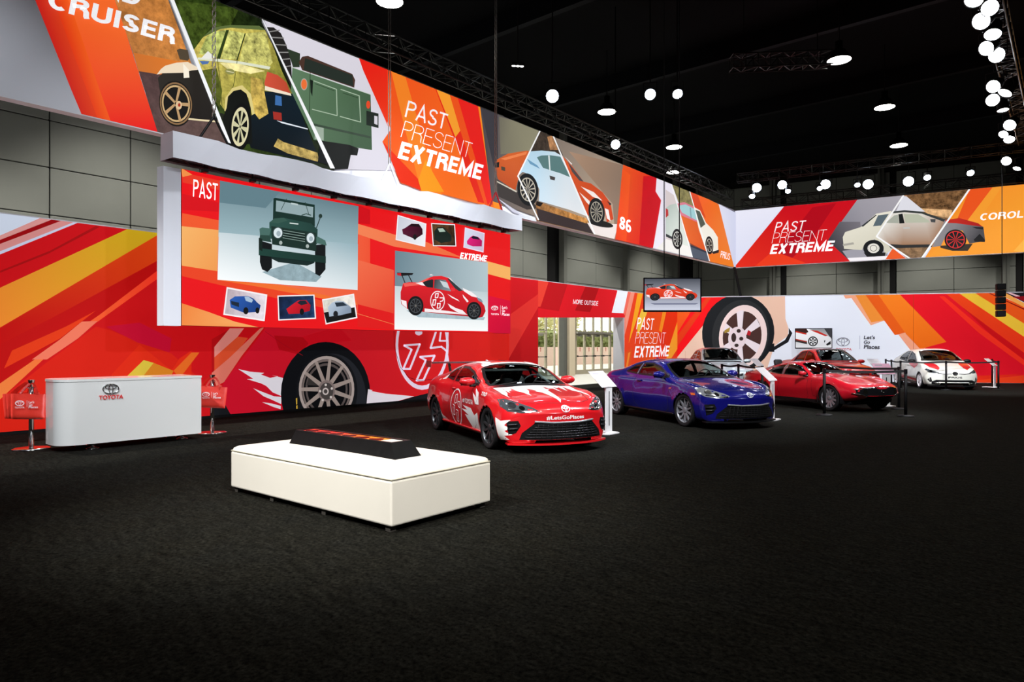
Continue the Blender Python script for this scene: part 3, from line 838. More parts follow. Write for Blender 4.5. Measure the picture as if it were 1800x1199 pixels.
pr.draw('''
Z 840 190 3.913
P 46444a>b09c88|60,100,650,350 5,-40 1050,400 930,930 90,640
P 8c8870>6e6a5c|260,200,150,120 140,60 420,140 350,300 150,320
P 3c3a40 5,-40 128,20 132,430 100,400
P a88870>8a7464|700,350,930,650 620,300 1000,395 940,880 920,660
P 3c3634 105,480 260,575 420,690 330,700 135,610
P ccccdc 120,615 300,735 415,775 240,720
P 8a6038>c88a48|420,680,740,790~.5 390,650 440,655 740,760 800,870 400,775
P 3a3030 395,690 760,800 800,870 410,775
P e8dcd8 745,790 960,800 930,905 795,875
P 3a3028~.6 420,148 510,180 580,330 480,296 350,300
P a87850~.5 470,200 505,190 545,290 490,290
P d0602c>b4481c|200,330,200,540 108,390 125,355 200,315 330,294 350,300 275,470 250,572 190,530 130,490
P e8804a 150,350 330,300 325,320 180,360
P 1a1a1a 105,380 140,372 138,410 110,412
P c8c0b0 120,500 260,572 258,582 125,512
P 4a4030 152,402 180,410 180,436 154,428
P b4d4e6>e2e6ea|380,380,600,650 345,300 430,294 520,302 572,332 755,750 620,700 412,640 415,560 370,470 300,440 268,470
P 6a98b8 330,350 400,395 420,420 350,385
P 5a7c7c 398,340 430,328 490,326 560,336 628,478 560,450 500,432 440,412
P e0e8e8 476,328 486,328 492,432 484,430
P 4a4444 485,465 525,478 520,500 490,492
P d4582c>c84420|600,400,850,700 572,330 640,400 720,508 770,520 850,580 905,655 925,765 880,788 862,690 805,625 765,690 752,748
P 504848 610,370 720,508 690,500 640,440
P f2e8e4 590,335 640,385 636,392
P f0e4e0 700,540 790,580 850,640 780,610
P f0e4e0 690,580 760,640 770,680 740,650
P f0e4e0 865,690 890,700 905,780 880,760
P 302828 880,640 912,660 900,672
P 201814 395,640 440,655 420,680 390,668
E 1c1a18 835 795 90 22 12
''')
pr.wheel(335, 562, 72, 112, -8, 12, rim='b8b0a0'); pr.wheel(808, 715, 56, 96, -6, 12, rim='a8a090')
pr.draw('''
L f4f4f4 9 425,145 266,470 408,770
L f4f4f4 9 503,180 800,880
P e85420>d80f1a|980,500,1150,800 993,370 1225,470 1214,575 1252,636 1192,990 936,920
P e8401c>ee5a20|960,700,1030,700 985,420 1040,460 1010,960 940,920
P cc0c1a 1130,470 1225,470 1214,575 1252,636 1192,990 1100,960
P e8e2ee 1222,470 1340,520 1480,1060 1192,990 1252,636 1214,575
P d4c8c8 1280,560 1340,600 1470,1000 1285,950
P 7c7448~.5 1325,520 1450,570 1480,690 1375,660
P e8e4e0 1285,900 1440,950 1470,1040 1200,990
P b4c0b8>d8dcd4|1300,700,1400,900 1282,690 1310,668 1362,655 1392,790 1442,952 1400,940 1335,900 1283,872
P b83030 1283,690 1300,700 1302,740 1284,755
P 303436 1285,865 1335,890 1330,905 1285,885
P e06828>d85420|1400,700,1550,950 1362,658 1410,650 1478,680 1560,985 1445,925 1395,790
P d8788c 1362,658 1410,648 1478,680 1510,790 1380,735
P a0ccd0 1372,672 1420,664 1480,694 1504,778 1395,720
P 7ca0a8 1448,684 1456,686 1462,760 1454,758
P f05a20>e88024|1480,640,1700,1050 1448,560 1650,665 1765,1130 1590,1070
P d84418 1448,560 1500,590 1560,760 1480,680
P eeeade 1478,682 1520,705 1560,790 1610,840 1642,890 1645,985 1600,1000 1562,985 1510,830
P 50584c 1486,700 1518,712 1556,800 1524,826
P 4c5664 1450,940 1562,985 1592,1070 1468,1035
P 2c3440 1450,940 1562,985 1568,1000 1455,955
P 242424 1600,990 1650,975 1648,995 1610,1005
''')
pr.wheel(1362, 902, 36, 70, -4, 8, rim='d8d8d0'); pr.wheel(1583, 945, 27, 62, -4, 6, rim='d0c8b8')
pr.draw('''
L f4f4f4 6 1322,530 1470,1040
L f4f4f4 6 1446,570 1590,1075
P dfe0f0>c8cce4|1650,800,1760,900 1646,660 1800,740 1800,1130 1757,1110
L b8b4c0 2 1280,500 1280,1000
''')
pr.build('printed_pictures', P_LIT, bn)
pr.o = (0, 0, 3.996)
lettering('lettering', pr, [('CRUISER', (318, 60), (1205, 318), (343, -65), .035), ('LAND', (430, -115), (965, 55), (455, -240), .035)], M_LET, bn)
pr.o = (640, 60, 3.525)
lettering('lettering', pr, [('PAST', (240, 515), (490, 595), (263, 415), .0), ('PRESENT', (215, 640), (640, 770), (243, 540), -.018), ('EXTREME', (195, 770), (708, 905), (223, 668), .035)], M_LET, bn)
pr.o = (840, 190, 3.913)
lettering('lettering', pr, [('86', (960, 828), (1040, 862), (968, 742), .03), ('PRIUS', (1658, 1028), (1722, 1047), (1664, 982), .01)], M_LET, bn)

BB = Plane((-12.8, 32.6), math.atan2(2.2, 11.21))
b2 = empty('hanging_banner', (-7, 33.7, BZ0), 0, 'backlit fabric banner across the back of the hall with white and grey sedan picture', 'banner')
bm = bmesh.new(); bx(bm, (0, BZ0, -.2), (15.5, BZ1-.02, 0), BB.mat((0, 0))); bm_obj('banner_frame', bm, M_WHITE, b2, world=True)
pr = Print(BB, (0.02, 15.5, BZ0+.02, BZ1-.04))
pr.draw('''
Z 1260 300 3.333
P e8e8f6>d4d8ee|100,260,300,400 0,0 3000,0 3000,900 0,900
P c8101e>e02a18|500,260,300,540 410,190 840,150 650,410 785,535 800,560 90,590 100,568
P b00c1c 560,215 700,190 560,400 380,570 250,580 470,330
P e83a1a 330,470 520,540 420,580 200,580
P 70707c>a8a4ac|680,380,950,200 838,150 1120,120 985,520 785,535 650,410
P 3c3a40>78747c|680,380,800,300 720,300 840,300 860,480 785,535 650,410
P 9c9aa4 735,470 1000,440 1000,500 770,520
P f0ecf0 765,512 1000,500 985,525 790,545
P e85a24 985,525 1030,455 1130,530
P a87c54>786048|1050,170,1350,450~.5 1095,140 1490,100 1360,300 1200,520 1120,520 1000,420
P 6a4c30~.8 1105,140 1480,100 1370,275 1230,255 1180,215
P d4a878~.4 1180,220 1380,230 1365,280 1240,255
P dcdce4 1090,150 1110,150 1220,240 1050,240
P e6e2d2>d0ccba|800,300,850,470 738,390 752,360 840,332 935,252 1025,236 960,360 932,388 985,420 1030,460 985,492 975,450 925,402 868,430 850,466 745,458
P 5a6870 945,262 1008,254 962,322 915,326
P 303438 845,326 932,258 936,262 858,328
P a8a49a 738,430 800,420 805,432 740,442
P e0dcd4>9a6c48|1050,330,1100,420 1022,240 1100,232 1200,242 1335,290 1262,448 1090,448 1022,452 935,386 965,330
P 383c3c 1022,240 1100,232 1200,240 1345,288 1330,300 1200,252 1100,244 1030,250
P a8aca0 990,306 1040,262 1062,258 1068,308
P 1c2020 1064,256 1088,252 1100,308 1070,310
P b8bca8 1094,254 1180,256 1240,290 1250,304 1106,306
P 303030 1000,430 1090,435 1260,432 1262,448 1020,456
P 484a4c 1250,284 1282,284 1280,304 1255,302
P c0c0bc 1090,332 1130,330 1132,340 1094,342
P f08c28>f6a636|1500,200,1700,450 1482,100 1900,50 3000,-60 3000,700 1200,540
P e85420 1485,100 1625,85 1440,330 1360,400
P f29a30 1625,85 1680,80 1460,400 1330,500 1220,520 1440,330
P f6b048 1740,470 1820,380 1900,300 1900,500
P 8c888c>4c4a4e|1350,340,1500,400 1335,292 1400,282 1500,300 1562,330 1572,412 1480,428 1440,352 1390,345 1335,395 1312,442 1262,448
P c02c22>a81c1a|1400,285,1520,310 1338,290 1420,278 1530,308 1556,328 1500,322 1400,308 1345,306
P 1c1c1e 1505,405 1540,370 1572,408 1570,418 1510,416
P 1c1c20 1495,330 1560,332 1560,345 1520,340
P 3a3028 1310,440 1500,428 1470,470 1380,470 1310,452
P 1e1c1c 860,480 990,480 985,500 880,505
''')
pr.wheel(918, 455, 60, 49, 0, 12, rim='e8e4dc', hub='1c1c1c', fr=.58); pr.draw('E e4e0d6 918 455 30 26\nR 50504c 918 455 30 26 0 .6 .72')
pr.wheel(1398, 405, 64, 60, 0, 10, rim='c83030', hub='902020', fr=.86)
pr.draw('''
L f6f6f6 9 1097,140 936,386 1138,520
L f6f6f6 10 1490,95 1196,520
''')
pr.build('printed_pictures', P_LIT, b2)
lettering('lettering', pr, [('PAST', (336, 362), (508, 352), (352, 303), .0), ('PRESENT', (322, 426), (632, 408), (336, 365), -.018), ('EXTREME', (310, 490), (676, 470), (326, 432), .035), ('COROLLA', (1540, 293), (1895, 268), (1548, 252), .03)], M_LET, b2)
# ================================================================== LED SCREEN, HUNG IN FRONT OF THE WALL
SP = Plane((-11.8, 0), math.pi/2); S0, S1, SZ0, SZ1 = 5.42, 14.24, 1.88, 4.56
sc = empty('led_screen', (-11.8, 9.8, SZ0), 0, 'large hanging red video screen showing a green jeep and a red coupe', 'screen')
box('screen_cabinet', (-11.98, S0, SZ0), (-11.8, S1, SZ1), M_BLACK, sc, world=True)
bm = bmesh.new()
pts = [(-11.78, S0-.02), (-11.80, S0-.30), (-11.95, S0-.34), (-12.02, S0-.30), (-12.02, S0)]
prism(bm, pts, SZ0-.01, SZ1-.01); bm_obj('side_cloth', bm, M_WHITE, sc, world=True)
pr = Print(SP, (S0, S1, SZ0, SZ1))
JEEP = '''
P 5a7680>9cb8c0|700,330,700,600 367,308 1135,450 1130,700 358,620
P 93b0ba>fafeff|700,590,650,850 360,595 1132,660 1130,915 353,858
P 62808a 367,308 700,370 620,460 364,430
P 8fa6ae~.2 600,815 780,760 930,840 900,870 700,860
P 101416 588,640 655,660 655,790 630,815 600,800 588,760
P 101416 893,665 952,660 952,800 920,838 895,825
P 182a28 655,690 895,730 890,765 850,780 690,760 650,740
P 16302a 663,408 672,403 892,442 893,562 660,528
P 92a8ac 678,418 884,455 882,512 676,478
P b8c8c8 760,430 800,437 798,446 762,440
L 203a34 3 735,410 705,470
L 203a34 3 838,428 858,492
L 2a4640 5 820,500 845,492 870,500
P 2c5048>20403a|700,510,850,600 640,540 668,518 720,515 870,545 908,578 905,660 640,630
P 36584e 640,540 668,518 720,514 740,530 690,545
P 486c64 585,575 600,568 650,574 640,612 588,612
P 2a463e 588,610 640,612 652,650 583,640
P 486c64 890,625 908,618 950,640 958,668 900,655
P 1a302a 650,560 720,570 900,598 900,700 655,662
P 10201c 715,578 838,598 838,650 712,630
L 7c948c 4 718,584 836,604
L 7c948c 4 716,598 836,618
L 7c948c 4 715,612 836,633
L 7c948c 4 714,625 836,646
P d8e4e0 752,541 800,546 800,552 752,547
E 3c4c4c 687 598 29 33
E dce8ec 687 598 24 28
E a0b0b8 690 602 12 15
E 3c4c4c 867 627 26 32
E dce8ec 867 627 21 27
E a0b0b8 870 631 11 14
E a8b4b0 702 653 9 11
E a8b4b0 850 672 9 11
P 1f423a>16302a|600,690,940,760 580,682 952,728 952,766 580,722
P 14241f 580,625 600,632 600,700 580,690
L 20342e 5 900,570 922,510
E 22362f 922 505 10 12
'''
COUPE = '''
P 1a1a1c 358,672 468,675 460,688 385,694
P c02830 358,676 385,674 388,694 362,690
L 1a1a1c 6 392,690 412,738
L 1a1a1c 6 435,688 458,735
P e4212a>b81420|600,700,600,960 383,800 400,742 440,735 500,737 560,708 600,696 650,693 700,708 740,748 790,788 850,815 905,850 935,890 943,925 925,962 900,968 540,932 430,912 388,880 383,840
P f06058 400,742 500,737 560,708 580,702 520,752 410,765
P f4e8ea 572,690 582,682 600,690
P 202428 522,742 545,728 590,716 598,720 596,772 560,768 535,755
P 2c3438>8a98a0|600,720,700,790 606,718 640,716 680,722 715,795 660,786 602,774
P c8d4d8 640,724 690,738 705,778 665,765
P 30383c 690,712 702,712 790,790 768,794 740,775
P e83038 712,770 738,772 742,792 718,796
P f8eef0 690,700 712,712 740,745 770,770 730,735
P f8eef0 790,772 850,800 900,840 850,828 800,795
P f8eef0 480,740 525,735 545,760 520,755
P f8eef0 385,850 420,860 424,905 392,880
P f8eef0 540,908 700,925 810,945 830,950 540,930
P f8eef0 690,812 760,850 770,862 720,838
P f8eef0 692,875 745,905 790,920 815,945 760,935 710,905
P f8eef0 790,815 830,860 820,868 795,835
P 7890a0 880,830 915,850 925,870 895,858
R fbeff4 625 858 48 66 0 .9 1
L fbeff4 6 612,812 630,808 626,836 610,838 612,812
L fbeff4 6 640,838 666,838 658,858 642,862
L fbeff4 6 595,852 614,850 608,886 592,886 597,856
L fbeff4 6 622,876 642,874 640,904 622,906 626,880
'''
pr.draw('''
Z 270 220 3.155
P ea1018>e8181a|200,300,1800,900 -100,-100 3000,0 3000,1500 -100,1500
P f09048 150,235 215,275 160,288
P e83a24 160,288 215,275 367,308 362,360 160,318
P d80c18 158,380 362,430 360,480 158,470
P f0582c 158,488 362,528 360,582 155,562
P f6b468>f09a50|150,600,360,780 154,560 360,582 353,812 148,778
P ea4422 148,778 353,810 353,858 560,880 900,965 1200,1040 1200,1065 700,965 148,835
P f2702e 353,858 700,885 1130,985 1135,1000 600,900
P f07048>ee5030|1000,950,1200,950 700,885 1130,915 1135,560 1200,570 1200,990 1130,985
P d00c18 1135,445 1200,470 1200,550 1135,545
P f0843c>f6a860|160,1000,400,1110 147,985 300,1035 450,1090 640,1135 146,1125
Z 600 300 3.745
P f28052>ee6a3c|110,380,700,520 108,350 345,420 560,470 780,565 960,610 960,655 770,570 345,500 108,418
P f06c48>e43a28|150,600,340,950 108,588 345,655 343,1000 100,940
P e01c1c 108,880 343,940 343,1050 105,1030
L f08850 3 100,940 343,1012
P f5b262 955,595 1120,640 1120,722 955,678
P e00c38>c80834|1000,850,1100,1050 955,820 1120,860 1120,1090 955,1060
''')
pr.o = (270, 220, 3.155); pr.draw(JEEP)
pr.draw('''
P f6f2f4 402,898 627,940 612,1088 383,1052
P b8a8b0>e4dce4|420,930,600,1060~.15 408,908 618,947 606,1078 392,1046
P 2a5cb0>183c80|450,960,550,1040 418,970 448,950 520,948 550,962 572,985 590,1000 582,1036 500,1042 424,1012
P a8c0d8 500,952 520,950 548,970 540,985 508,975
P 1c2838 425,975 470,985 470,1010 428,995
E 101214 508 1030 14 20
E 101214 572 1028 11 17
P f6f2f4 683,946 888,940 897,1074 688,1084
P 0e1a34>1c3a64|690,960,880,1060~.5 689,952 882,946 890,1068 694,1077
P d81c2c>a81020|760,970,830,1050 732,1020 775,988 800,972 842,970 866,998 862,1030 800,1046 745,1048
P 1c2430 792,985 808,974 838,973 850,990 815,1000
E 101214 818 1035 12 18
P f6f2f4 930,967 1107,935 1126,1070 950,1106
P d0ccc0>e8e4dc|950,960,1100,1000~.2 936,973 1102,943 1108,1000 940,1040
P 141414 940,1040 1110,1010 1118,1064 955,1098
P b4c4d4>8494a8|1000,980,1060,1050 962,1010 985,985 1010,975 1050,978 1090,1010 1092,1040 1030,1055 970,1062
P 283440 1000,985 1045,982 1070,1000 1010,1008
E 1c1e22 1005 1048 13 18
Z 600 300 3.745
P f4f2f8 365,292 554,350 546,503 352,457
P c8ccd8>f0f0f4|380,310,520,490 371,300 548,356 540,495 358,452
P 5a1030>300618|400,360,520,450 394,388 415,378 455,350 505,352 528,385 530,420 480,452 400,418
P 1c0c14 432,366 460,352 505,355 520,372 470,368
E 141214 478 438 12 18
P f4f2f8 585,346 742,354 751,500 597,498
P 5a3c20>2a1c10|600,360,740,490~.8 591,352 737,360 745,494 602,492
P 16241e 605,400 625,375 665,372 690,400 720,430 718,465 650,478 606,455
P a8c0b0 628,382 662,380 680,402 640,405
P e8dcf0 807,374 937,412 930,540 797,507
P d8e0f4>c8b8d0|810,390,920,520 812,382 932,417 925,530 802,502
P e0207c>b01058|840,430,910,510 820,465 840,440 860,428 895,438 920,462 918,500 860,500 822,485
P 14182c 848,440 862,430 892,438 905,455 860,450
P 6a8490>b4c6cc|400,560,700,800 347,527 958,605 958,810 345,770
P aec2c8>fafdfd|600,740,600,900 345,760 958,800 958,1058 343,1046
P a8bcc4~.1 420,920 560,935 940,965 930,985 500,965
''')
pr.draw(COUPE); pr.wheel(480, 890, 52, 64, 0, 10, rim='4a4e52'); pr.wheel(864, 922, 48, 58, 0, 10, rim='4a4e52')
pr.emblem('fbeef2', 1000, 905, 46, .14)
pr.draw('L f0d8e0 2 1038,888 1038,948')
pr.build('screen_image', P_SCR, sc)
lettering('lettering', pr, [('EXTREME', (769, 580), (943, 600), (778, 540), .035), ('TOYOTA', (975, 950), (1027, 952), (975, 938), 0), ("Let's", (1047, 908), (1082, 912), (1050, 890), 0), ('Go', (1047, 930), (1066, 932), (1049, 912), 0), ('Places', (1047, 955), (1096, 957), (1049, 935), 0)], M_LET, sc)
pr.o = (270, 220, 3.155)
lettering('lettering', pr, [('PAST', (210, 398), (345, 420), (213, 303), .01)], M_LET, sc)

# white cloth box round the lifting truss above the screen
hc = empty('truss_cover', (-11.7, 9.8, 4.65), 0, 'long white cloth box hung over the top of the video screen', 'cloth cover')
bm = bmesh.new(); n = 24; V = []
for i in range(n+1):
    y = 5.14 + (14.37-5.14)*i/n; sag = .035*math.sin(i*1.3)+.02*math.sin(i*2.9+1); s2 = .02*math.sin(i*1.9+.5)
    V.append([bm.verts.new(p) for p in ((-11.5+s2*.6, y, 4.64+s2*.5), (-11.5, y, 5.07+sag), (-11.95, y, 5.10+sag*.5), (-11.97+s2*.4, y, 4.66))])
for a, b in zip(V[:-1], V[1:]):
    for k in range(3): bm.faces.new((a[k], a[k+1], b[k+1], b[k]))
bm.faces.new(V[0]); bm.faces.new(V[-1][::-1])
bm_obj('cloth', bm, M_WHITE, hc, world=True)
bm = bmesh.new()
for x in (-11.56, -11.9):
    for z in (4.70, 4.98): cyl(bm, (x, 5.2, z), (x, 14.3, z), .025, n=8)
for i in range(23):
    y = 5.2+.4*i
    if y < 14.0: cyl(bm, (-11.56, y, 4.7), (-11.9, y+.4, 4.7), .012, n=6); cyl(bm, (-11.56, y, 4.7), (-11.56, y+.4, 4.98), .012, n=6)
bm_obj('truss', bm, M_DARKM, hc, world=True)
for i in range(10):
    bm = bmesh.new(); y = 5.8+.9*i; cyl(bm, (-11.75, y, 4.57), (-11.75, y, 4.72), .018, n=6); bx(bm, (-11.81, y-.04, 4.562), (-11.69, y+.04, 4.62))
    bm_obj('hanging_clamp', bm, M_DARKM, hc, world=True)

def chain(name, lab, p0, top, slingm, spread):
    e = empty(name, p0, 0, lab, 'chain')
    bm = bmesh.new(); z = .45; k = 0
    while z < top-p0[2]:
        w, d = (.03, .009) if k % 2 else (.009, .03)
        for sx in (-1, 1): bx(bm, ((sx*w-.006) if k % 2 else -.006, (sx*d-.006) if not k % 2 else -.006, z), ((sx*w+.006) if k % 2 else .006, (sx*d+.006) if not k % 2 else .006, z+.085))
        z += .075; k += 1
    o = bm_obj('chain_links', bm, M_ALU, e); o['kind'] = 'stuff'
    bm = bmesh.new()
    for s in (-1, 1): cyl(bm, (0, 0, .48), (0, s*spread, 0), .022, n=8)
    bm_obj('sling', bm, slingm, e)
chain('hoist_chain', 'hoist chain on a black sling above the left end of the white cloth box', (-11.72, 5.95, 5.1), 12.98, M_BLACK, .28)
chain('hoist_chain', 'hoist chain on a white sling above the middle of the white cloth box', (-11.72, 9.95, 5.1), 12.98, M_WHITE, .25)
chain('hoist_chain', 'hoist chain on a red sling above the right end of the white cloth box', (-11.72, 13.55, 5.1), 12.98, mat('red_sling', (.55, .02, .03), rough=.7), .28)

# ================================================================== FLAT SCREENS
def tv(name, lab, pl, u0, u1, z0, z1, drawing, mounts):
    e = empty(name, pl.pt(((u0+u1)/2, z0)), 0, lab, 'television')
    M = pl.mat((0, 0)); b = .028
    bm = bmesh.new(); bx(bm, (u0, z0, -.05), (u1, z1, -.006), M, .01, 1); bm_obj('housing', bm, M_BLACKG, e, world=True)
    for k, (lo, hi) in enumerate((((u0, z0), (u1, z0+b*1.6)), ((u0, z1-b), (u1, z1)), ((u0, z0), (u0+b, z1)), ((u1-b, z0), (u1, z1)))):
        bm = bmesh.new(); bx(bm, (lo[0], lo[1], -.01), (hi[0], hi[1], .006), M); bm_obj('bezel', bm, M_BLACKG, e, world=True)
    p = Print(pl, (u0+b, u1-b, z0+b*1.6, z1-b)); p.draw(drawing[0]); drawing[1](p); p.build('screen_image', P_SCR, e)
    mounts(e)
    return e
D = 17.0
c = at_depth(1182, 518, D); tp = Plane((c.x-RGT.x*.72, c.y-RGT.y*.72), YAW)
def tvd(p):
    p.o = (1073.5, 434.5, 6.185, 9.767, -.09); p.draw(COUPE.replace('e4212a>b81420', 'f04a28>d0321a'))
    p.wheel(480, 900, 52, 62, 0, 10, rim='3a3e42'); p.wheel(864, 935, 48, 60, 0, 10, rim='3a3e42')
    p.draw('E f04a28 625 858 46 62')
    p.draw('R fbeff4 625 858 48 66 0 .86 1\nL fbeff4 8 612,812 630,808 626,836 610,838 612,812\nL fbeff4 8 640,838 666,838 658,858 642,862\nL fbeff4 8 595,852 614,850 608,886 592,886 597,856\nL fbeff4 8 622,876 642,874 640,904 622,906 626,880')
def mnt(e):
    for u in (.52, .90):
        q = tp.pt((u, 3.2), -.03); bm = bmesh.new(); cyl(bm, q, (q.x, q.y, 13.0), .012, n=6); bm_obj('hanging_cable', bm, M_BLACK, e, world=True)
tv('television', 'hanging television showing an orange-red coupe, above the blue car', tp, 0, 1.44, 2.385, 3.24, ('''
Z 920 460 5.294
P 4a4e58>a4a8b4|1400,170,1400,350 1100,140 1680,140 1680,350 1100,350
P 8c90a0>d4d8e8|1400,320,1400,450 1100,345 1400,320 1680,330 1680,480 1100,480
P 80849a 1180,385 1630,385 1600,400 1220,402
''', tvd), mnt)
def mond(p):
    p.draw('''
Z 1200 490 5.993
P 8a8c90>e0e0e4|1300,530,1300,720 1170,500 1590,500 1590,760 1170,760
P 3c3c40 1480,510 1590,510 1590,660 1540,600
P f0eff2>d4d4da|1350,560,1400,720 1170,560 1300,520 1480,580 1560,620 1565,650 1540,690 1440,705 1400,640 1340,640 1310,680 1170,640
P 3a2220 1170,515 1300,522 1325,560 1290,580 1170,560
P c83020 1190,550 1310,578 1300,590 1180,562
P c03028 1340,540 1420,548 1530,600 1500,605 1400,565
P 38302e 1170,640 1310,668 1310,690 1170,660
P b03028 1170,628 1310,658 1310,668 1170,640
P 1c1c1e 1490,650 1505,650 1492,680
P 1c1c1e 1510,690 1558,655 1560,690 1520,705
''')
    p.wheel(1372, 660, 52, 52, 0, 6, rim='ececf0', tyre='1c1c1e', fr=.76, w=.16)
pl2 = Plane(tuple(BW.pt((0, 0), .32))[:2], math.atan2(6.45, 12.6))
u0, u1 = pl2.st(1397.5, 590).x, pl2.st(1463, 590).x; z0, z1 = pl2.st(1430, 613).y, pl2.st(1430, 577).y
def mnt2(e):
    M = pl2.mat((0, 0)); um = (u0+u1)/2
    bm = bmesh.new(); bx(bm, (um-.05, .04, -.14), (um+.05, z0+.3, -.05), M); bx(bm, (um-.35, 0, -.28), (um+.35, .04, .3), M); bm_obj('floor_stand', bm, M_BLACK, e, world=True)
tv('television', 'television on a floor stand showing a white and red hatchback, before the white wall', pl2, u0, u1, z0, z1, ('Z 0 0 1', mond), mnt2)

# ================================================================== RIGGING
def truss(lab, a, b, s, n, parts=4):
    a, b = Vector(a), Vector(b); e = empty('lighting_truss', (a+b)/2, 0, lab, 'truss')
    d = (b-a).normalized(); side = Vector((d.y, -d.x, 0)).normalized()*s/2; up = Vector((0, 0, s/2))
    cs = [side+up, side-up, -side+up, -side-up]
    for c in cs:
        bm = bmesh.new(); cyl(bm, a+c, b+c, .025, n=8); bm_obj('chord', bm, M_TRUSS, e, world=True)
    bm = bmesh.new()
    for i in range(n):
        p, q = a+(b-a)*(i/n), a+(b-a)*((i+1)/n)
        for c1, c2 in ((cs[0], cs[1]), (cs[2], cs[3]), (cs[1], cs[3]), (cs[0], cs[2])):
            if i % 2: c1, c2 = c2, c1
            cyl(bm, p+c1, q+c2, .012, n=5)
            cyl(bm, p+c1, p+c2, .012, n=5)
    o = bm_obj('bracing', bm, M_TRUSS, e, world=True); o['kind'] = 'stuff'
    return e
M_TRUSS = mat('truss_metal', (.035, .037, .035), rough=.35, metal=.8)
truss('black lighting truss running above the long left banner', (-12.9, 1, 8.85), (-12.9, 32.2, 8.85), .42, 62)
truss('black lighting truss running above the back banner', (-12.5, 32.75, 8.45), (3, 35.8, 8.45), .42, 32)
truss('upper black truss carrying the bluish spotlights in front of the back banner', (-12.0, 30.9, 9.3), (3, 33.85, 9.3), .36, 34)
truss('black truss carrying a column of white spotlights at the right', (-1.45, 6, 9.48), (-1.45, 32.6, 9.48), .42, 56)
tc = at_depth(1375, 108, 21.4)
truss('short bright silver truss piece high under the dark roof', tc-RGT*1.6+Vector((0, 0, -.05)), tc+RGT*1.5+Vector((0, 0, .06)), .42, 8)
for k in (-1.2, 1.1):
    q = tc+RGT*k; bm = bmesh.new(); cyl(bm, q, (q.x, q.y, 13.0), .015, n=6); bm_obj('hanging_cable', bm, M_BLACK, bpy.data.objects['lighting_truss.004'], world=True)
M_LENS = mat('lit_lens', (.92, .96, 1.0), emit=30.)
M_LENSB = mat('lit_lens_bluish', (.72, .82, 1.0), emit=26.)
M_LENSW = mat('lit_lens_warm', (1.0, .97, .9), emit=22.)
on_right = ((-1.24, 0, 9.3), (0, 1, 0)); on_back = ((-12, 30.9, 9.2), (15, 2.95, 0))
def spot(lab, px, py, D, tgt, r=.16, lens=None, top=.5, group=None, rod=False, on=None):
    p = at_depth(px, py, D); e = empty('spotlight', p, 0, lab, 'stage light', group)
    q = (Vector(tgt)-p).to_track_quat('Z', 'Y').to_matrix().to_4x4()
    bm = bmesh.new(); lathe(bm, [(r*.45, -r*2.6), (r*.9, -r*2.0), (r*1.05, -r*.2), (r*1.1, .03), (r*1.0, .03), (r*.98, -.01)], 20, q); bm_obj('housing', bm, M_BLACK, e, smooth=True)
    bm = bmesh.new(); lathe(bm, [(r*.98, 0), (r*.5, .012), (0, .016)], 20, q); bm_obj('lens', bm, lens or M_LENS, e)
    bm = bmesh.new(); s = q.to_3x3() @ Vector((1, 0, 0)); s.z = 0; s = s.normalized()*r*1.25 if s.length > .1 else Vector((r*1.25, 0, 0)); bk = (q.to_3x3() @ Vector((0, 0, -r*.9)))
    t = Vector((0, 0, top)); tube(bm, [bk+s, s+t*.75+bk*.4, -s+t*.75+bk*.4, bk-s], .014, 6); cyl(bm, t*.75+bk*.4, t+bk*.4, .02, n=6); bm_obj('yoke', bm, M_BLACK, e)
    if rod:
        rz = 13.0 if rod is True else rod
        bm = bmesh.new(); k = t+bk*.4; cyl(bm, k, (k.x, k.y, rz-p.z), .02, n=6); bm_obj('hanging_rod', bm, M_BLACK, e)
        if on:
            u, v = on; u = Vector(u); v = Vector(v).normalized(); w_ = k+p; w_.z = rz; q = u+v*(w_-u).dot(v)-p; q.z = rz-p.z
            if (q-Vector((k.x, k.y, rz-p.z))).length > .05:
                bm = bmesh.new(); cyl(bm, (k.x, k.y, rz-p.z-.02), (q.x, q.y, rz-p.z-.02), .025, n=6); bm_obj('clamp_arm', bm, M_BLACK, e)
    return e
ORD = ['nearest', 'second', 'third', 'fourth', 'fifth', 'sixth', 'seventh', 'eighth', 'ninth', 'tenth', 'eleventh', 'twelfth', 'thirteenth', 'fourteenth', 'fifteenth']
col = [(1712, 0, 14.1, (-3, 12, 1), .17), (1740, 14, 14.5, (0, 2, 1.5), .16), (1725, 37, 15.0, (-6, 5, 0), .18), (1745, 60, 15.7, (-2, 14, 0), .17), (1734, 85, 16.4, (-8, 6, 0), .17), (1752, 97, 16.8, (0, 1, 2), .17), (1746, 152, 18.8, (-6, 8, 0), .17), (1767, 163, 19.3, (-6, 20, 0), .18), (1745, 176, 19.9, (0, 3, 1), .17), (1763, 193, 20.7, (-1, 24, 0), .15), (1775, 220, 22.1, (-6, 14, 0), .18), (1764, 236, 23, (-5, 19, 0), .14), (1774, 245, 23.6, (-2, 22, 0), .16), (1769, 283, 26.4, (-5, 16, 0), .17), (1788, 296, 27.4, (-5, 30, 0), .14)]
for i, (px, py, D, t, r) in enumerate(col):
    spot(f'lit round spotlight, {ORD[i]} from the top in the column of lights at the right', px, py, D, t, r, rod=9.30, on=on_right)
back = [(1330, 330, 30.9, .2), (1375, 325, 30.5, .19), (1451, 324, 29.9, .2), (1526, 324, 29.2, .2), (1597, 319, 28.6, .2)]
for i, (px, py, D, r) in enumerate(back): spot(f'larger bluish spotlight, {["leftmost", "second", "third", "fourth", "fifth"][i]} from the left above the back banner', px, py, D, (-5+i*.6, 10, 0), r, M_LENSB, rod=9.2, on=on_back)
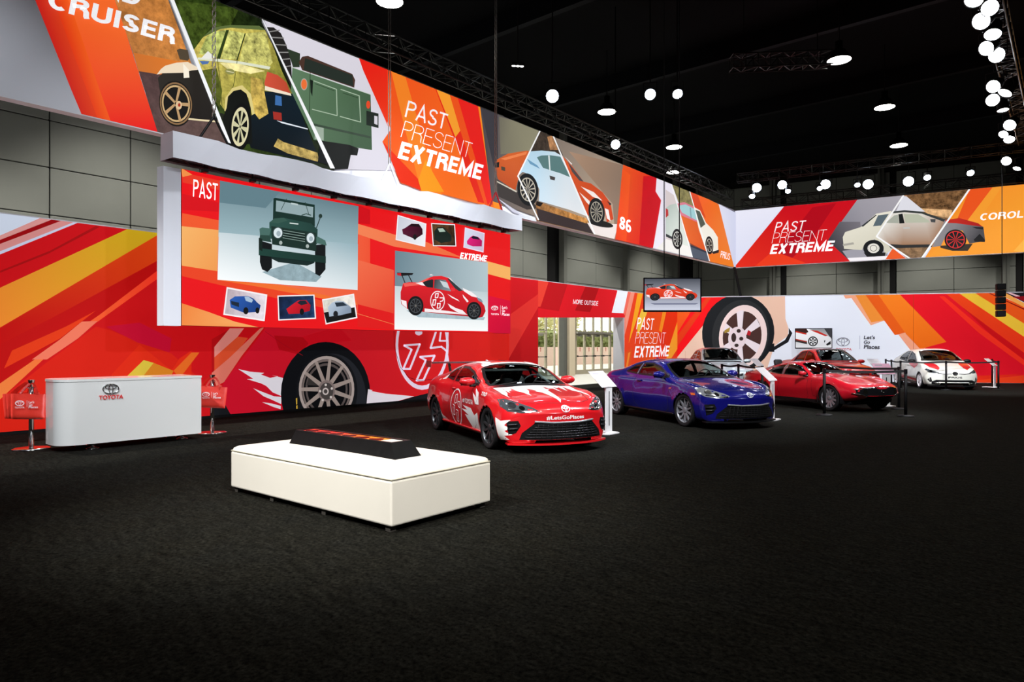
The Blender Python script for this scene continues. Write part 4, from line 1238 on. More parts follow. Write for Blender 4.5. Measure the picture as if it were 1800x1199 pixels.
back = [(1322, 345, 30.4, .12), (1385, 336, 29.9, .11), (1441, 331, 29.4, .11), (1507, 325, 28.8, .11), (1630, 312, 28.2, .13), (1706, 304, 27.6, .13)]
for i, (px, py, D, r) in enumerate(back): spot(f'small dim spotlight, {["leftmost", "second", "third", "fourth", "fifth", "rightmost"][i]} of the small lamps above the back banner', px, py, D, (-8+i*1.5, 22, 0), r, M_LENSB, .3, rod=9.2, on=on_back)
for lab, px, py, D, r, t in (('bright blue-white spotlight left of the hanging lamp above the left banner', 971, 169, 19.6, .18, (-2, 2, 1)), ('bright blue-white spotlight on the left truss below the hanging lamps', 1082, 254, 23.0, .15, (-2, 6, 1)), ('bright blue spotlight high near the middle of the roof', 1143, 166, 22, .17, (0, 2, 1)), ('half-turned white spotlight just right of the blue one under the roof', 1191, 165, 22, .16, (-3, 12, 0))):
    spot(lab, px, py, D, t, r, M_LENSB, rod=True)
def bay(lab, px, py, r=.36):
    D = (10.6-1.5)*1200/(611-py); p = at_depth(px, py, D); e = empty('high_bay_or_fill_lamp', p, 0, lab, 'ceiling lamp')
    bm = bmesh.new(); lathe(bm, [(r, 0), (r*1.02, .02), (r*.55, .30), (r*.3, .36), (r*.3, .6), (0, .6)], 24); bm_obj('shade', bm, M_BLACKG, e, smooth=True)
    bm = bmesh.new(); lathe(bm, [(r*.97, .0), (r*.5, -.03), (0, -.04)], 24); bm_obj('lens', bm, M_LENSW, e)
    bm = bmesh.new(); cyl(bm, (0, 0, .6), (0, 0, 12.98-p.z), .02, n=8); bm_obj('stem', bm, M_DARKM, e)
for lab, px, py in (('high-bay lamp at the very top edge beside a lit beam', 685, 3), ('high-bay lamp above the orange part of the left banner', 1067, 197), ('high-bay lamp above the red panel of the left banner', 1185, 259), ('lower small high-bay lamp behind the left truss', 1184, 303), ('high-bay lamp at the right end of the short silver truss', 1475, 106), ('upper of the two high-bay lamps over the back banner', 1555, 189), ('lower of the two high-bay lamps over the back banner', 1580, 256)):
    bay(lab, px, py)
p = at_depth(910, 118, 17); e = empty('linear_lamp', p, YAW+.15, 'small bar of three white lamps high in the dark roof', 'ceiling lamp')
box('housing', (-.16, -.05, .02), (.16, .05, .1), M_BLACK, e)
for k in range(3):
    bm = bmesh.new(); lathe(bm, [(.045, 0), (.02, -.012), (0, -.014)], 12, Matrix.Translation(((k-1)*.1, -.02, .015))); bm_obj('lens', bm, M_LENSW, e)
bm = bmesh.new(); cyl(bm, (0, 0, .1), (0, 0, 12.98-p.z), .012, n=6); bm_obj('stem', bm, M_BLACK, e)
# roof beams
M_BEAM = mat('roof_beam', (.006, .007, .009), rough=.7, spec=.1)
for i, y in enumerate((4, 11, 18, 25, 32, 39)):
    struct(box('beam_%d' % (i+1), (-21, y-.12, 12.35), (16, y+.12, 13), M_BEAM))

# line-array speaker and cables
p = at_depth(1758.5, 528, 25.4); e = empty('hanging_speaker', (p.x, p.y, p.z-.62), YAW-.35, 'black column speaker hung on a cable at the right above the red and yellow stripes', 'speaker')
for k in range(5):
    bm = bmesh.new(); bx(bm, (-.13, -.12, .25*k+.01), (.15, .14, .25*k+.24), None, .02, 1); bm_obj('speaker_box', bm, M_BLACK, e)
    box('grille', (-.115, -.127, .25*k+.03), (.135, -.119, .25*k+.22), M_DARKM, e)
bm = bmesh.new(); cyl(bm, (0.05, 0, 1.25), (0.05, 0, 9.1-p.z+.62), .014, n=6); bm_obj('cable', bm, M_BLACK, e)
a, b = at_depth(1291, 470, 32.4), at_depth(1302, 522, 32.0)
bm = bmesh.new(); cyl(bm, a, b, .06, n=8); cyl(bm, b, (b.x, b.y, 0), .05, n=8); tag(bm_obj('cable_bundle', bm, M_BLACK), 'black cable bundle dropping from the corner where the two banners meet', 'cable')
# ================================================================== COUNTER
ct = empty('reception_counter', (-11.45, 4.3, 0), 0, 'glossy white counter with one rounded end and red lettering, before the graphic wall', 'counter')
M_GLOSSW = mat('gloss_white', (.80, .80, .77), rough=.16, coat=.5)
def foot_poly(ins, y1):
    r = .24; P = [(-11.1-ins, y1-ins)]
    for cx, cy, a0 in ((-11.1-r, 3.37+r, 0), (-11.84+r, 3.37+r, math.pi/2)):
        for k in range(13):
            a = a0+math.pi/2*k/12; P.append((cx+(r-ins)*math.cos(a), cy-(r-ins)*math.sin(a)))
    return P+[(-11.84+ins, y1-ins)]
bm = bmesh.new(); prism(bm, foot_poly(0, 5.42), .09, 1.0); o = bm_obj('body', bm, M_GLOSSW, ct, world=True)
bm = bmesh.new(); bm.from_mesh(o.data); bmesh.ops.split_edges(bm, edges=[e for e in bm.edges if len(e.link_faces) == 2 and e.calc_face_angle() > .5]); bm.to_mesh(o.data); bm.free()
for p in o.data.polygons: p.use_smooth = len(p.vertices) == 4 and abs(p.normal.z) < .5
bm = bmesh.new(); prism(bm, foot_poly(.006, 5.42), 1.0, 1.004); prism(bm, foot_poly(-.006, 5.42), 1.004, 1.04); bm_obj('countertop', bm, M_GLOSSW, ct, world=True)
for x, y in ((-11.22, 3.85), (-11.3, 5.2), (-11.7, 3.85), (-11.7, 5.2)):
    bm = bmesh.new(); lathe(bm, [(0, 0), (.085, 0), (.085, .012), (.05, .025), (.025, .035), (.025, .055), (.05, .06), (.05, .09), (0, .09)], 20, Matrix.Translation((x, y, 0))); bm_obj('foot', bm, M_CHROME, ct, True, world=True)
CP = Plane((-11.098, 0), math.pi/2); pr = Print(CP, (3, 6, 0, 2)); pr.o = (0, 630, 4.286)
lettering('brand_lettering', pr, [('TOYOTA', (742, 312), (926, 303), (744, 280), .03)], M_LETR, ct, .012)
def ring3(bm, pl, c, rx, ry, w, d, n=28, off=0):
    V = []
    for i in range(n):
        a = 2*math.pi*i/n; V.append([bm.verts.new(pl.pt((c[0]+(rx+e)*math.cos(a), c[1]+(ry+e)*math.sin(a)), off+z)) for e, z in ((w, 0), (w*.3, d), (-w*.3, d), (-w, 0))])
    for i in range(n):
        a, b = V[i], V[(i+1) % n]
        for k in range(3): bm.faces.new((a[k], a[k+1], b[k+1], b[k]))
c = pr.st(834, 230); bm = bmesh.new()
ring3(bm, CP, c, .108, .072, .009, .02); ring3(bm, CP, (c[0], c[1]+.026), .076, .024, .006, .02); ring3(bm, CP, c, .028, .064, .006, .022)
bm_obj('emblem', bm, M_CHROME, ct, True, world=True)

# ================================================================== BAG STANDS
M_BAG = mat('red_bag', (.72, .035, .02), rough=.45, bump=.25, nscale=9, dist=.03)
M_BAGP = mat('white_bag_print', (.85, .8, .8), rough=.6)
def bag_stand(lab, px, py, bags, h=1.02):
    g = ground(px, py); e = empty('bag_stand', g, 0, lab, 'stand')
    bm = bmesh.new(); lathe(bm, [(0, 0), (.24, 0), (.24, .012), (.2, .022), (.05, .03), (0, .03)], 36); bm_obj('base', bm, M_CHROME, e, True)
    bm = bmesh.new(); cyl(bm, (0, 0, .03), (0, 0, h-.1), .033, n=20); bm_obj('pole', bm, M_CHROME, e, True)
    bm = bmesh.new(); lathe(bm, [(.02, h-.1), (.02, h-.07), (.035, h-.05), (.05, h), (.04, h), (0, h-.03)], 20); bm_obj('finial', bm, M_CHROME, e)
    bm = bmesh.new()
    for k in range(4): a = k*math.pi/2+.4; cyl(bm, (0, 0, h-.13), (.07*math.cos(a), .07*math.sin(a), h-.11), .006, n=6)
    bm_obj('hook', bm, M_CHROME, e)
    for (lb, ang, dist, tilt, shown, shift) in bags:
        # ang: direction of the bag's face (world, degrees)
        a = math.radians(ang); f = Vector((math.cos(a), math.sin(a), 0))
        sd_ = Vector((-f.y, f.x, 0))*shift
        b = empty('tote_bag', g+f*dist+sd_+Vector((0, 0, .45)), a-math.pi/2+math.pi, lb, 'bag', None)
        b.rotation_euler = (0, tilt, a+math.pi/2)
        bm = bmesh.new(); W, H, Dp = .46, .37, .045; nx, nz = 10, 8; rn = random.Random(int(ang*7))
        grid = {}
        for s in (-1, 1):
            for i in range(nx+1):
                for j in range(nz+1):
                    u, v = i/nx*2-1, j/nz
                    d = Dp*(1-u**6)*(1-.75*v)*(1 if v > 0 else .5) + (rn.uniform(-.006, .006) if 0 < i < nx and 0 < j < nz else 0)
                    grid[s, i, j] = bm.verts.new((u*W/2*(1-.04*(1-v)), s*d, v*H))
            for i in range(nx):
                for j in range(nz):
                    q = [grid[s, i, j], grid[s, i+1, j], grid[s, i+1, j+1], grid[s, i, j+1]]
                    bm.faces.new(q if s < 0 else q[::-1])
        for i in range(nx): bm.faces.new((grid[-1, i, 0], grid[1, i, 0], grid[1, i+1, 0], grid[-1, i+1, 0]))
        for i in (0, nx):
            for j in range(nz): bm.faces.new((grid[-1, i, j], grid[-1, i, j+1], grid[1, i, j+1], grid[1, i, j]))
        bm_obj('bag_body', bm, M_BAG, b, True)
        for s in (-1, 1):
            bm = bmesh.new(); P = [Vector((x, s*.012+(-dist*.0), z)) for x, z in ((-.11, .30), (-.11, .37), (-.07, .46), (-.02, .52), (.02, .52), (.07, .46), (.11, .37), (.11, .30))]
            for p in P:
                if p.z > .4: p.y += dist*(p.z-.37)/.15*.8; p.x -= shift*(p.z-.37)/.15*.8
            for p, q in zip(P[:-1], P[1:]):
                d = (q-p).normalized(); n2 = Vector((0, 1, 0)).cross(d).normalized()*.014
                vs = [bm.verts.new(k) for k in (p-n2, p+n2, q+n2, q-n2)]; bm.faces.new(vs)
            bmesh.ops.solidify(bm, geom=bm.faces[:], thickness=.004); bm_obj('handle', bm, M_BAG, b)
        if shown:
            n = f.copy(); bp = Plane((g+f*(dist+.047)).to_tuple()[:2], a+math.pi/2, 1)
            bp.n = f; cz = .45+.22
            q = Print(bp, (-.3, .3, 0, 2)); q.st = lambda x, y: Vector((x*.46/240, cz-(y)*.37/200))
            bm = bmesh.new()
            for rx, ry, cy in ((.060, .040, 0), (.04, .014, .012), (.017, .035, 0)):
                for i in range(24):
                    t0, t1 = 2*math.pi*i/24, 2*math.pi*(i+1)/24
                    bm.faces.new([bm.verts.new(bp.pt((-.08+r*rx*math.cos(t), cz+.02+cy+r*ry*math.sin(t)), .014)) for r, t in ((1, t0), (1, t1), (.82, t1), (.82, t0))])
            bm.faces.new([bm.verts.new(bp.pt(k, .014)) for k in ((.012, cz-.04), (.016, cz-.04), (.016, cz+.06), (.012, cz+.06))])
            bm_obj('emblem_print', bm, M_BAGP, b, world=True)
            L = lettering('lettering', q, [("TOYOTA", (-75, 30), (-10, 30), (-75, 17), .01), ("Let's", (18, -8), (56, -8), (20, -28), .01), ('Go', (18, 12), (44, 12), (20, -6), .01), ('Places', (18, 31), (82, 31), (20, 12), .01)], M_BAGP, b, .015)
    return e
bag_stand('chrome pole stand hung with red tote bags at the left end of the white counter', 55, 789,
    [('foremost red tote bag hung on the stand at the left end of the counter', -39, .10, .03, True, 0.0), ('second red tote bag hung behind the foremost one on the left stand', -43, -.085, -.03, False, -.15), ('hindmost red tote bag, sticking out at the far left of the left stand', -36, -.19, -.05, False, -.20)])
bag_stand('chrome pole stand hung with red tote bags at the right end of the white counter', 373, 761,
    [('foremost red tote bag hung on the stand at the right end of the counter', -34, .10, .08, True, 0.0), ('red tote bag behind the foremost one on the right stand', -40, -.085, -.04, False, -.07)])

# ================================================================== BENCH WITH DISPLAY BOX
M_VINYL = mat('white_vinyl', (.82, .79, .71), rough=.38, noise=.04, nscale=2, bump=.05)
M_LEG = mat('dull_leg', (.06, .055, .05), rough=.4)
ot = empty('bench_ottoman', (-5.51, 4.225, 0), 0, 'large white upholstered bench on the dark carpet holding a black box', 'bench')
box('base', (-6.78, 3.62, .05), (-4.24, 4.83, .425), M_VINYL, ot, .02, 3, world=True)
bm = bmesh.new(); nx, ny = 26, 14; rows = []
def sup(u): return 1-abs(u)**8
for side, base in ((1, .432), ):
    for i in range(nx+1):
        r = []
        for j in range(ny+1):
            u, v = math.sin((i/nx*2-1)*math.pi/2), math.sin((j/ny*2-1)*math.pi/2)
            d = min((1-abs(u))*1.262, (1-abs(v))*.597)/.05; d = min(1, d)
            hgt = .046*(1-(1-d)**2)**.5 + .014*(1-u*u)*(1-v*v)
            rx = 1.27-.008; ry = .605-.008; k = 1-.006*(abs(u)**12*abs(v)**12)
            r.append(bm.verts.new((-5.51+u*rx*k, 4.225+v*ry*k, base+hgt)))
        rows.append(r)
for i in range(nx):
    for j in range(ny): bm.faces.new((rows[i][j], rows[i+1][j], rows[i+1][j+1], rows[i][j+1]))
bd = [rows[i][0] for i in range(nx+1)] + [rows[nx][j] for j in range(1, ny+1)] + [rows[i][ny] for i in range(nx-1, -1, -1)] + [rows[0][j] for j in range(ny-1, 0, -1)]
lo = [bm.verts.new((v.co.x, v.co.y, .428)) for v in bd]
for i in range(len(bd)): bm.faces.new((bd[i-1], bd[i], lo[i], lo[i-1]))
bm.faces.new(lo); bm_obj('top_cushion', bm, M_VINYL, ot, True, world=True)
bm = bmesh.new(); pp = [Vector((x, y, .43)) for x, y in ((-6.775, 3.625), (-4.245, 3.625), (-4.245, 4.825), (-6.775, 4.825))]
for i in range(4): cyl(bm, pp[i], pp[(i+1) % 4], .006, n=8)
bm_obj('piping', bm, mat('grey_piping', (.38, .36, .28), rough=.5), ot, world=True)
for x in (-6.72, -6.05, -5.2, -4.32):
    for y in (3.68, 4.77): box('leg', (x-.03, y-.03, 0), (x+.03, y+.03, .052), M_LEG, ot, world=True)
M_BWOOD = mat('black_wood', (.0045, .0045, .005), rough=.4, spec=.25, noise=.7, nscale=14, bump=.3, dist=.004)
db = empty('display_box', (-5.57, 4.25, .49), 0, 'long black sloped-sided box with a strip of orange picture cards, lying on the white bench', 'display box')
bm = bmesh.new(); zb, zt = .486, .628
lo = [(-6.42, 4.08), (-4.73, 4.08), (-4.73, 4.40), (-6.42, 4.40)]; hi = [(-6.36, 4.12), (-4.83, 4.12), (-4.83, 4.36), (-6.36, 4.36)]
a = [bm.verts.new((*p, zb)) for p in lo]; b = [bm.verts.new((*p, zt)) for p in hi]
ins = [bm.verts.new((p[0]+dx, p[1]+dy, zt)) for p, (dx, dy) in zip(hi, ((.03, .03), (-.03, .03), (-.03, -.03), (.03, -.03)))]; bo = [bm.verts.new((v.co.x, v.co.y, zt-.012)) for v in ins]
bm.faces.new(a[::-1]); bm.faces.new(bo)
for i in range(4):
    j = (i+1) % 4; bm.faces.new((a[i], a[j], b[j], b[i])); bm.faces.new((b[i], b[j], ins[j], ins[i])); bm.faces.new((ins[i], ins[j], bo[j], bo[i]))
bm_obj('box_body', bm, M_BWOOD, db, world=True)
cards = ['d8301c', 'c82018', 'e0381c', 'e8641c', 'ee7a20', 'f08a28', 'd8d4cc']
for k, cc in enumerate(cards):
    x0 = -6.325+k*.2105; m = mat('card_'+cc, cc, rough=.35)
    cd = box('picture_card', (x0, 4.155, zt-.011), (x0+.205, 4.325, zt-.007), m, db, world=True)
    bm = bmesh.new(); sil = [(.02, .03), (.035, .06), (.07, .07), (.09, .105), (.14, .11), (.165, .075), (.19, .065), (.19, .03), (.16, .015), (.05, .015)]
    if k < 6: prism(bm, [(x0+p[0], 4.165+p[1]*1.2) for p in sil], zt-.0065, zt-.005); bm_obj('car_picture', bm, M_BLACKG, cd, world=True)

# ================================================================== INFORMATION STANDS
M_STAND = mat('white_stand', (.62, .60, .60), rough=.3)
M_PANEL = mat('pale_panel', (.55, .50, .51), rough=.25, noise=.06, nscale=6)
def info(lab, px, py, panelm=None, h=1.08, rz=0):
    e = empty('info_stand', ground(px, py), math.radians(rz), lab, 'sign stand')     # reads from +X
    bm = bmesh.new(); prism(bm, [(-.30, -.22), (.10, -.22), (.16, -.17), (.16, .17), (.10, .22), (-.30, .22)], 0, .018); bm_obj('base', bm, M_STAND, e)
    bm = bmesh.new(); bx(bm, (.03, -.10, .018), (.055, .10, h-.26)); bx(bm, (.055, -.10, .018), (.13, .10, .03)); bm_obj('post', bm, M_STAND, e)
    box('slot', (.0555, -.012, .14), (.057, .012, h-.34), M_BLACK, e)
    M = Matrix.Translation((-.08, 0, h-.13)) @ Matrix.Rotation(math.radians(43), 4, 'Y')
    bm = bmesh.new(); bx(bm, (-.20, -.24, -.008), (.20, .24, .0), M, .003, 1); bm_obj('tray', bm, M_STAND, e)
    bm = bmesh.new(); bx(bm, (-.19, -.23, 0.001), (.19, .23, .006), M); bm_obj('printed_panel', bm, panelm or M_PANEL, e)
    bm = bmesh.new()
    for r in range(5): bx(bm, (-.05+r*.035, -.18, .0062), (-.04+r*.035, .12-.03*(r % 3), .0068), M)
    bx(bm, (-.15, -.18, .0062), (-.11, .02, .0068), M)
    o = bm_obj('panel_print', bm, mat('grey_print', (.35, .33, .36), rough=.5), e); o['kind'] = 'stuff'
    return e
info('white slanted sign stand in front of the red racing coupe', 1066, 762)
info('white slanted sign stand between the blue coupe and the low red classic car', 1354, 738)
info('pink slanted sign stand behind the nose of the low red classic car', 1556, 714, mat('pink_panel', (.70, .35, .48), rough=.3), rz=-48)
info('white slanted sign stand beside the red sedan near the back wall', 1541, 683, rz=-38)
info('white slanted sign stand beside the silver sedan near the back wall', 1334, 681, rz=-12)
info('white slanted sign stand at the right of the white and red hatchback', 1746, 681, rz=-12)

# ================================================================== BARRIERS
def stanchion(lab, px, py, to=None, h=1.03):
    g = ground(px, py); e = empty('barrier_post', g, 0, lab, 'barrier post')
    bm = bmesh.new(); lathe(bm, [(0, 0), (.175, 0), (.175, .012), (.15, .025), (.05, .04), (0, .04)], 28); bm_obj('base', bm, M_BLACK, e, True)
    bm = bmesh.new(); cyl(bm, (0, 0, .03), (0, 0, h-.09), .032, n=16); bm_obj('post', bm, M_BLACK, e, True)
    bm = bmesh.new(); lathe(bm, [(0, h-.1), (.036, h-.1), (.036, h-.005), (.03, h), (0, h)], 16); bm_obj('head', bm, M_BLACKG, e)
    if to:
        d = ground(*to)-g; L = d.length; d = d/L; n = Vector((-d.y, d.x, 0))*.0015; bm = bmesh.new(); N = 10; pv = None
        for i in range(N+1):
            t = i/N; p = d*(.034+(L-.068)*t); s = -.025*4*t*(1-t)
            q = [bm.verts.new(p+n*k+Vector((0, 0, h-.07+s+dz))) for k, dz in ((-1, 0), (1, 0), (1, .052), (-1, .052))]
            if pv:
                for k in range(4): bm.faces.new((pv[k], pv[(k+1) % 4], q[(k+1) % 4], q[k]))
            pv = q
        bm_obj('belt', bm, M_BELT, e)
    return e
M_BELT = mat('black_belt', (.008, .008, .009), rough=.75)
stanchion('black belt post standing in front of the low red classic car', 1449, 730, (1592, 732))
stanchion('nearest black belt post at the right of the low red classic car', 1592, 732, (1580, 719))
stanchion('black belt post just behind the nearest one at the right of the classic car', 1580, 719, (1461, 708))
stanchion('black belt post between the low red classic car and the red sedan', 1461, 708)
stanchion('black belt post before the silver car', 1298, 703, (1340, 713))
stanchion('black belt post beside the sign stand behind the blue coupe', 1340, 713)
stanchion('black belt post hidden mostly behind the blue coupe roof', 1269, 703, (1298, 703))
stanchion('farthest black belt post at the rear of the white hatchback', 1557, 675, (1567, 679))
stanchion('black belt post at the rear left corner of the white hatchback', 1567, 679, (1583, 684))
stanchion('black belt post beside the left flank of the white hatchback', 1583, 684, (1663, 686))
stanchion('black belt post right in front of the white hatchback', 1663, 686, (1755, 685))
stanchion('rightmost black belt post before the red wall', 1755, 685, (1744, 675))
stanchion('black belt post behind the sign stand of the white hatchback', 1744, 675)
# ================================================================== CARS
import numpy as np
def pchip(t, v, q):
    t = np.asarray(t, float); v = np.asarray(v, float); h = np.diff(t); d = np.diff(v)/h; m = np.zeros_like(v)
    for i in range(1, len(t)-1):
        if d[i-1]*d[i] > 0:
            w1, w2 = 2*h[i]+h[i-1], h[i]+2*h[i-1]; m[i] = (w1+w2)/(w1/d[i-1]+w2/d[i])
    m[0], m[-1] = d[0], d[-1]
    k = np.clip(np.searchsorted(t, q)-1, 0, len(h)-1); s = (q-t[k])/h[k]
    return v[k]*(1+2*s)*(1-s)**2 + h[k]*m[k]*s*(1-s)**2 + v[k+1]*s*s*(3-2*s) + h[k]*m[k+1]*s*s*(s-1)
def catmull(P, sub):
    """P (n,2) -> smooth polyline through the points; symmetric at the last point"""
    P = np.vstack([2*P[0]-P[1], P, [-P[-2][0], P[-2][1]]]); out = []
    for i in range(1, len(P)-2):
        p0, p1, p2, p3 = P[i-1:i+3]
        t1 = max(1e-4, np.linalg.norm(p1-p0))**.5; t2 = t1+max(1e-4, np.linalg.norm(p2-p1))**.5; t3 = t2+max(1e-4, np.linalg.norm(p3-p2))**.5
        for k in range(sub):
            t = t1+(t2-t1)*k/sub
            a1 = p0*(t1-t)/t1+p1*t/t1; a2 = p1*(t2-t)/(t2-t1)+p2*(t-t1)/(t2-t1); a3 = p2*(t3-t)/(t3-t2)+p3*(t-t2)/(t3-t2)
            b1 = a1*(t2-t)/t2+a2*t/t2; b2 = a2*(t3-t)/(t3-t1)+a3*(t-t1)/(t3-t1)
            out.append(b1*(t2-t)/(t2-t1)+b2*(t-t1)/(t2-t1))
    out.append(P[-2]); return np.array(out)
LOW = [(.5, .17), (.76, .17), (.82, .33), (.845, .56), (.805, .81)]
def inside(poly, X, Y):
    r = np.zeros(len(X), bool); n = len(poly)
    for i in range(n):
        x1, y1 = poly[i]; x2, y2 = poly[(i+1) % n]
        if y1 == y2: continue
        c = ((y1 > Y) != (y2 > Y)) & (X < (x2-x1)*(Y-y1)/(y2-y1)+x1); r ^= c
    return r
def resample(poly, step, closed=True):
    out = []; n = len(poly)
    for i in range(n if closed else n-1):
        a, b = Vector(poly[i]), Vector(poly[(i+1) % n]); k = max(1, int(math.ceil((b-a).length/step)))
        out += [a+(b-a)*(j/k) for j in range(k)]
    if not closed: out.append(Vector(poly[-1]))
    return out
class Car:
    def __init__(s, label, loc, rz, stations, paint, axles, R=.31, rarch=.345, sub=5, cat='car', group=None, zs=1.0):
        s.root = empty('car', (loc[0], loc[1], 0), rz, label, cat, group); s.R = R; s.axles = axles
        X = [q[0] for q in stations]; B = [q[1] for q in stations]; PT = []
        for q in stations:
            p = list(q[2]); PT.append(LOW[:9-len(p)]+p if len(p) < 9 else p)
        PT = np.array(PT, float); PT[:, :, 1] *= zs
        t = [0.]
        for i in range(1, len(X)): t.append(t[-1]+max(X[i]-X[i-1], .6*np.abs(PT[i]-PT[i-1]).max()))
        q = np.linspace(0, t[-1], int(t[-1]/.028)); xs = pchip(t, X, q); bs = pchip(t, B, q)
        C = np.stack([np.stack([pchip(t, PT[:, j, k], q) for k in (0, 1)], -1) for j in range(9)], 1)
        rows = np.array([catmull(C[i], sub) for i in range(len(q))]); n, m = rows.shape[:2]
        y, z = rows[..., 0], rows[..., 1]; x = xs[:, None]-bs[:, None]*np.abs(y/.85)**2.5
        # flared wheel arches
        for ax in axles:
            r = np.hypot(x-ax, z-R); y = y + .016*np.exp(-((r-rarch-.01)/.06)**2)*(y > .55)
        s.L = X[-1]; s.bf = B[-1]; s.br = B[0]
        V = []; Fa = []
        half = [(-1, y), (1, y)]
        idx = {}
        for sd in (-1, 1):
            for i in range(n):
                for j in range(m):
                    if j == m-1 and sd == 1: idx[sd, i, j] = idx[-1, i, j]; continue
                    idx[sd, i, j] = len(V); V.append((x[i, j], sd*y[i, j], z[i, j]))
        for i in range(n-1):
            for j in range(m-1):
                f = (idx[-1, i, j], idx[-1, i+1, j], idx[-1, i+1, j+1], idx[-1, i, j+1]); Fa.append(f)
                f = (idx[1, i, j], idx[1, i, j+1], idx[1, i+1, j+1], idx[1, i+1, j]); Fa.append(f)
        NC = 14
        for i, flip in ((0, 1), (n-1, 0)):
            grid = []
            for j in range(m-1):
                row = [idx[-1, i, j]]
                for k in range(1, NC):
                    yy = y[i, j]*(2*k/NC-1); row.append(len(V)); V.append((xs[i]-bs[i]*abs(yy/.85)**2.5, yy, z[i, j]))
                row.append(idx[1, i, j]); grid.append(row)
            grid.append([idx[-1, i, m-1]]*(NC+1))
            for j in range(m-1):
                for k in range(NC):
                    f = (grid[j][k], grid[j][k+1], grid[j+1][k+1], grid[j+1][k])
                    f = tuple(dict.fromkeys(f))
                    if len(f) > 2: Fa.append(f[::-1] if flip else f)
        s.V = np.array(V); s.F = Fa
        s.bvh = BVHTree.FromPolygons([Vector(v) for v in V], Fa)
        cen = np.array([s.V[list(f)].mean(0) for f in Fa]); nor = np.array([np.cross(s.V[f[1]]-s.V[f[0]], s.V[f[2]]-s.V[f[0]]) for f in Fa])
        s.keep = np.ones(len(Fa), bool); s.cen = cen; s.nor = nor
        # wheel arches: snap the nearest vertices to the circle, then open it
        for ax in axles:
            r = np.hypot(s.V[:, 0]-ax, s.V[:, 2]-R); side = np.abs(s.V[:, 1]) > .5
            near = side & (np.abs(r-rarch) < .02)
            k = rarch/r[near]; s.V[near, 0] = ax+(s.V[near, 0]-ax)*k; s.V[near, 2] = R+(s.V[near, 2]-R)*k
            r = np.hypot(s.V[:, 0]-ax, s.V[:, 2]-R); ins = side & (r < rarch+.002)
            s.keep &= ~np.array([all(ins[v] for v in f) for f in Fa])
            for sd in (-1, 1):
                bm = bmesh.new(); K = 26; a0, a1 = -.35, math.pi+.35; pv = None
                for k in range(K+1):
                    a = a0+(a1-a0)*k/K; px, pz = ax+(rarch+.02)*math.cos(a), R+(rarch+.02)*math.sin(a)
                    qv = [bm.verts.new((px, sd*e, max(pz, .1))) for e in (.55, .80)]
                    if pv: bm.faces.new((pv[0], pv[1], qv[1], qv[0]))
                    pv = qv
                bm.faces.new([bm.verts.new((ax+(rarch+.02)*math.cos(a), sd*.55, max(R+(rarch+.02)*math.sin(a), .1))) for a in [a0+(a1-a0)*k/12 for k in range(13)]])
                bm_obj('wheel_well', bm, M_BLACK, s.root)
        s.paint = paint
    def finish(s):
        me = bpy.data.meshes.new('body'); fs = [f for f, k in zip(s.F, s.keep) if k]; me.from_pydata([tuple(v) for v in s.V], [], fs)
        o = link('body', me, s.paint, s.root, True)
        bm = bmesh.new(); bm.from_mesh(me); bmesh.ops.delete(bm, geom=[v for v in bm.verts if not v.link_faces], context='VERTS'); bm.to_mesh(me); bm.free()
        bm = bmesh.new(); a0, a1 = s.axles
        bx(bm, (.25, -.60, .17), (s.L-.35, .60, .24)); bx(bm, (a0+.38, -.74, .17), (a1-.38, .74, .24)); bm_obj('underbody', bm, M_BLACK, s.root)
    def ray(s, view, u, v):
        if view == 'R': o, d = Vector((u, -3, v)), Vector((0, 1, 0))
        elif view == 'L': o, d = Vector((u, 3, v)), Vector((0, -1, 0))
        elif view == 'T': o, d = Vector((u, v, 3)), Vector((0, 0, -1))
        elif view == 'F': o, d = Vector((8, u, v)), Vector((-1, 0, 0))
        else: o, d = Vector((-3, u, v)), Vector((1, 0, 0))
        h = s.bvh.ray_cast(o, d)
        if h[0] is None: return None
        nn = h[1] if h[1].dot(d) < 0 else -h[1]
        if view in 'RL' and abs(h[0].y) < .25: return None
        return h[0], nn
    def faces(s, view, polys, m, name, off=.003, step=.055, parent=None):
        """flat shapes in a view, laid on the body"""
        V, Fa = [], []
        for poly in (polys if isinstance(polys[0][0], (tuple, list, Vector)) else [polys]):
            b = resample(poly, step); n = len(b); xs = [p[0] for p in b]; ys = [p[1] for p in b]; g = []
            x = min(xs)+step*.5
            X, Y = np.meshgrid(np.arange(min(xs)+step*.5, max(xs), step), np.arange(min(ys)+step*.5, max(ys), step))
            X, Y = X.ravel(), Y.ravel(); k = inside(poly, X, Y) if len(X) else []
            for p in zip(X[k], Y[k]) if len(X) else []:
                if min((Vector(p)-Vector(q[:2])).length for q in b) > step*.35: g.append(Vector(p))
            r = delaunay_2d_cdt([Vector(p[:2]) for p in b]+g, [(i, (i+1) % n) for i in range(n)], [], 1, 1e-6)
            base = len(V); ok = []
            for p in r[0]:
                h = s.ray(view, p.x, p.y); ok.append(h is not None); V.append(h[0]+h[1]*off if h else Vector())
            Fa += [tuple(base+i for i in f) for f in r[2] if all(ok[i] for i in f)]
        if not Fa: return None
        me = bpy.data.meshes.new(name); me.from_pydata(V, [], Fa); return link(name, me, m, parent or s.root, True)
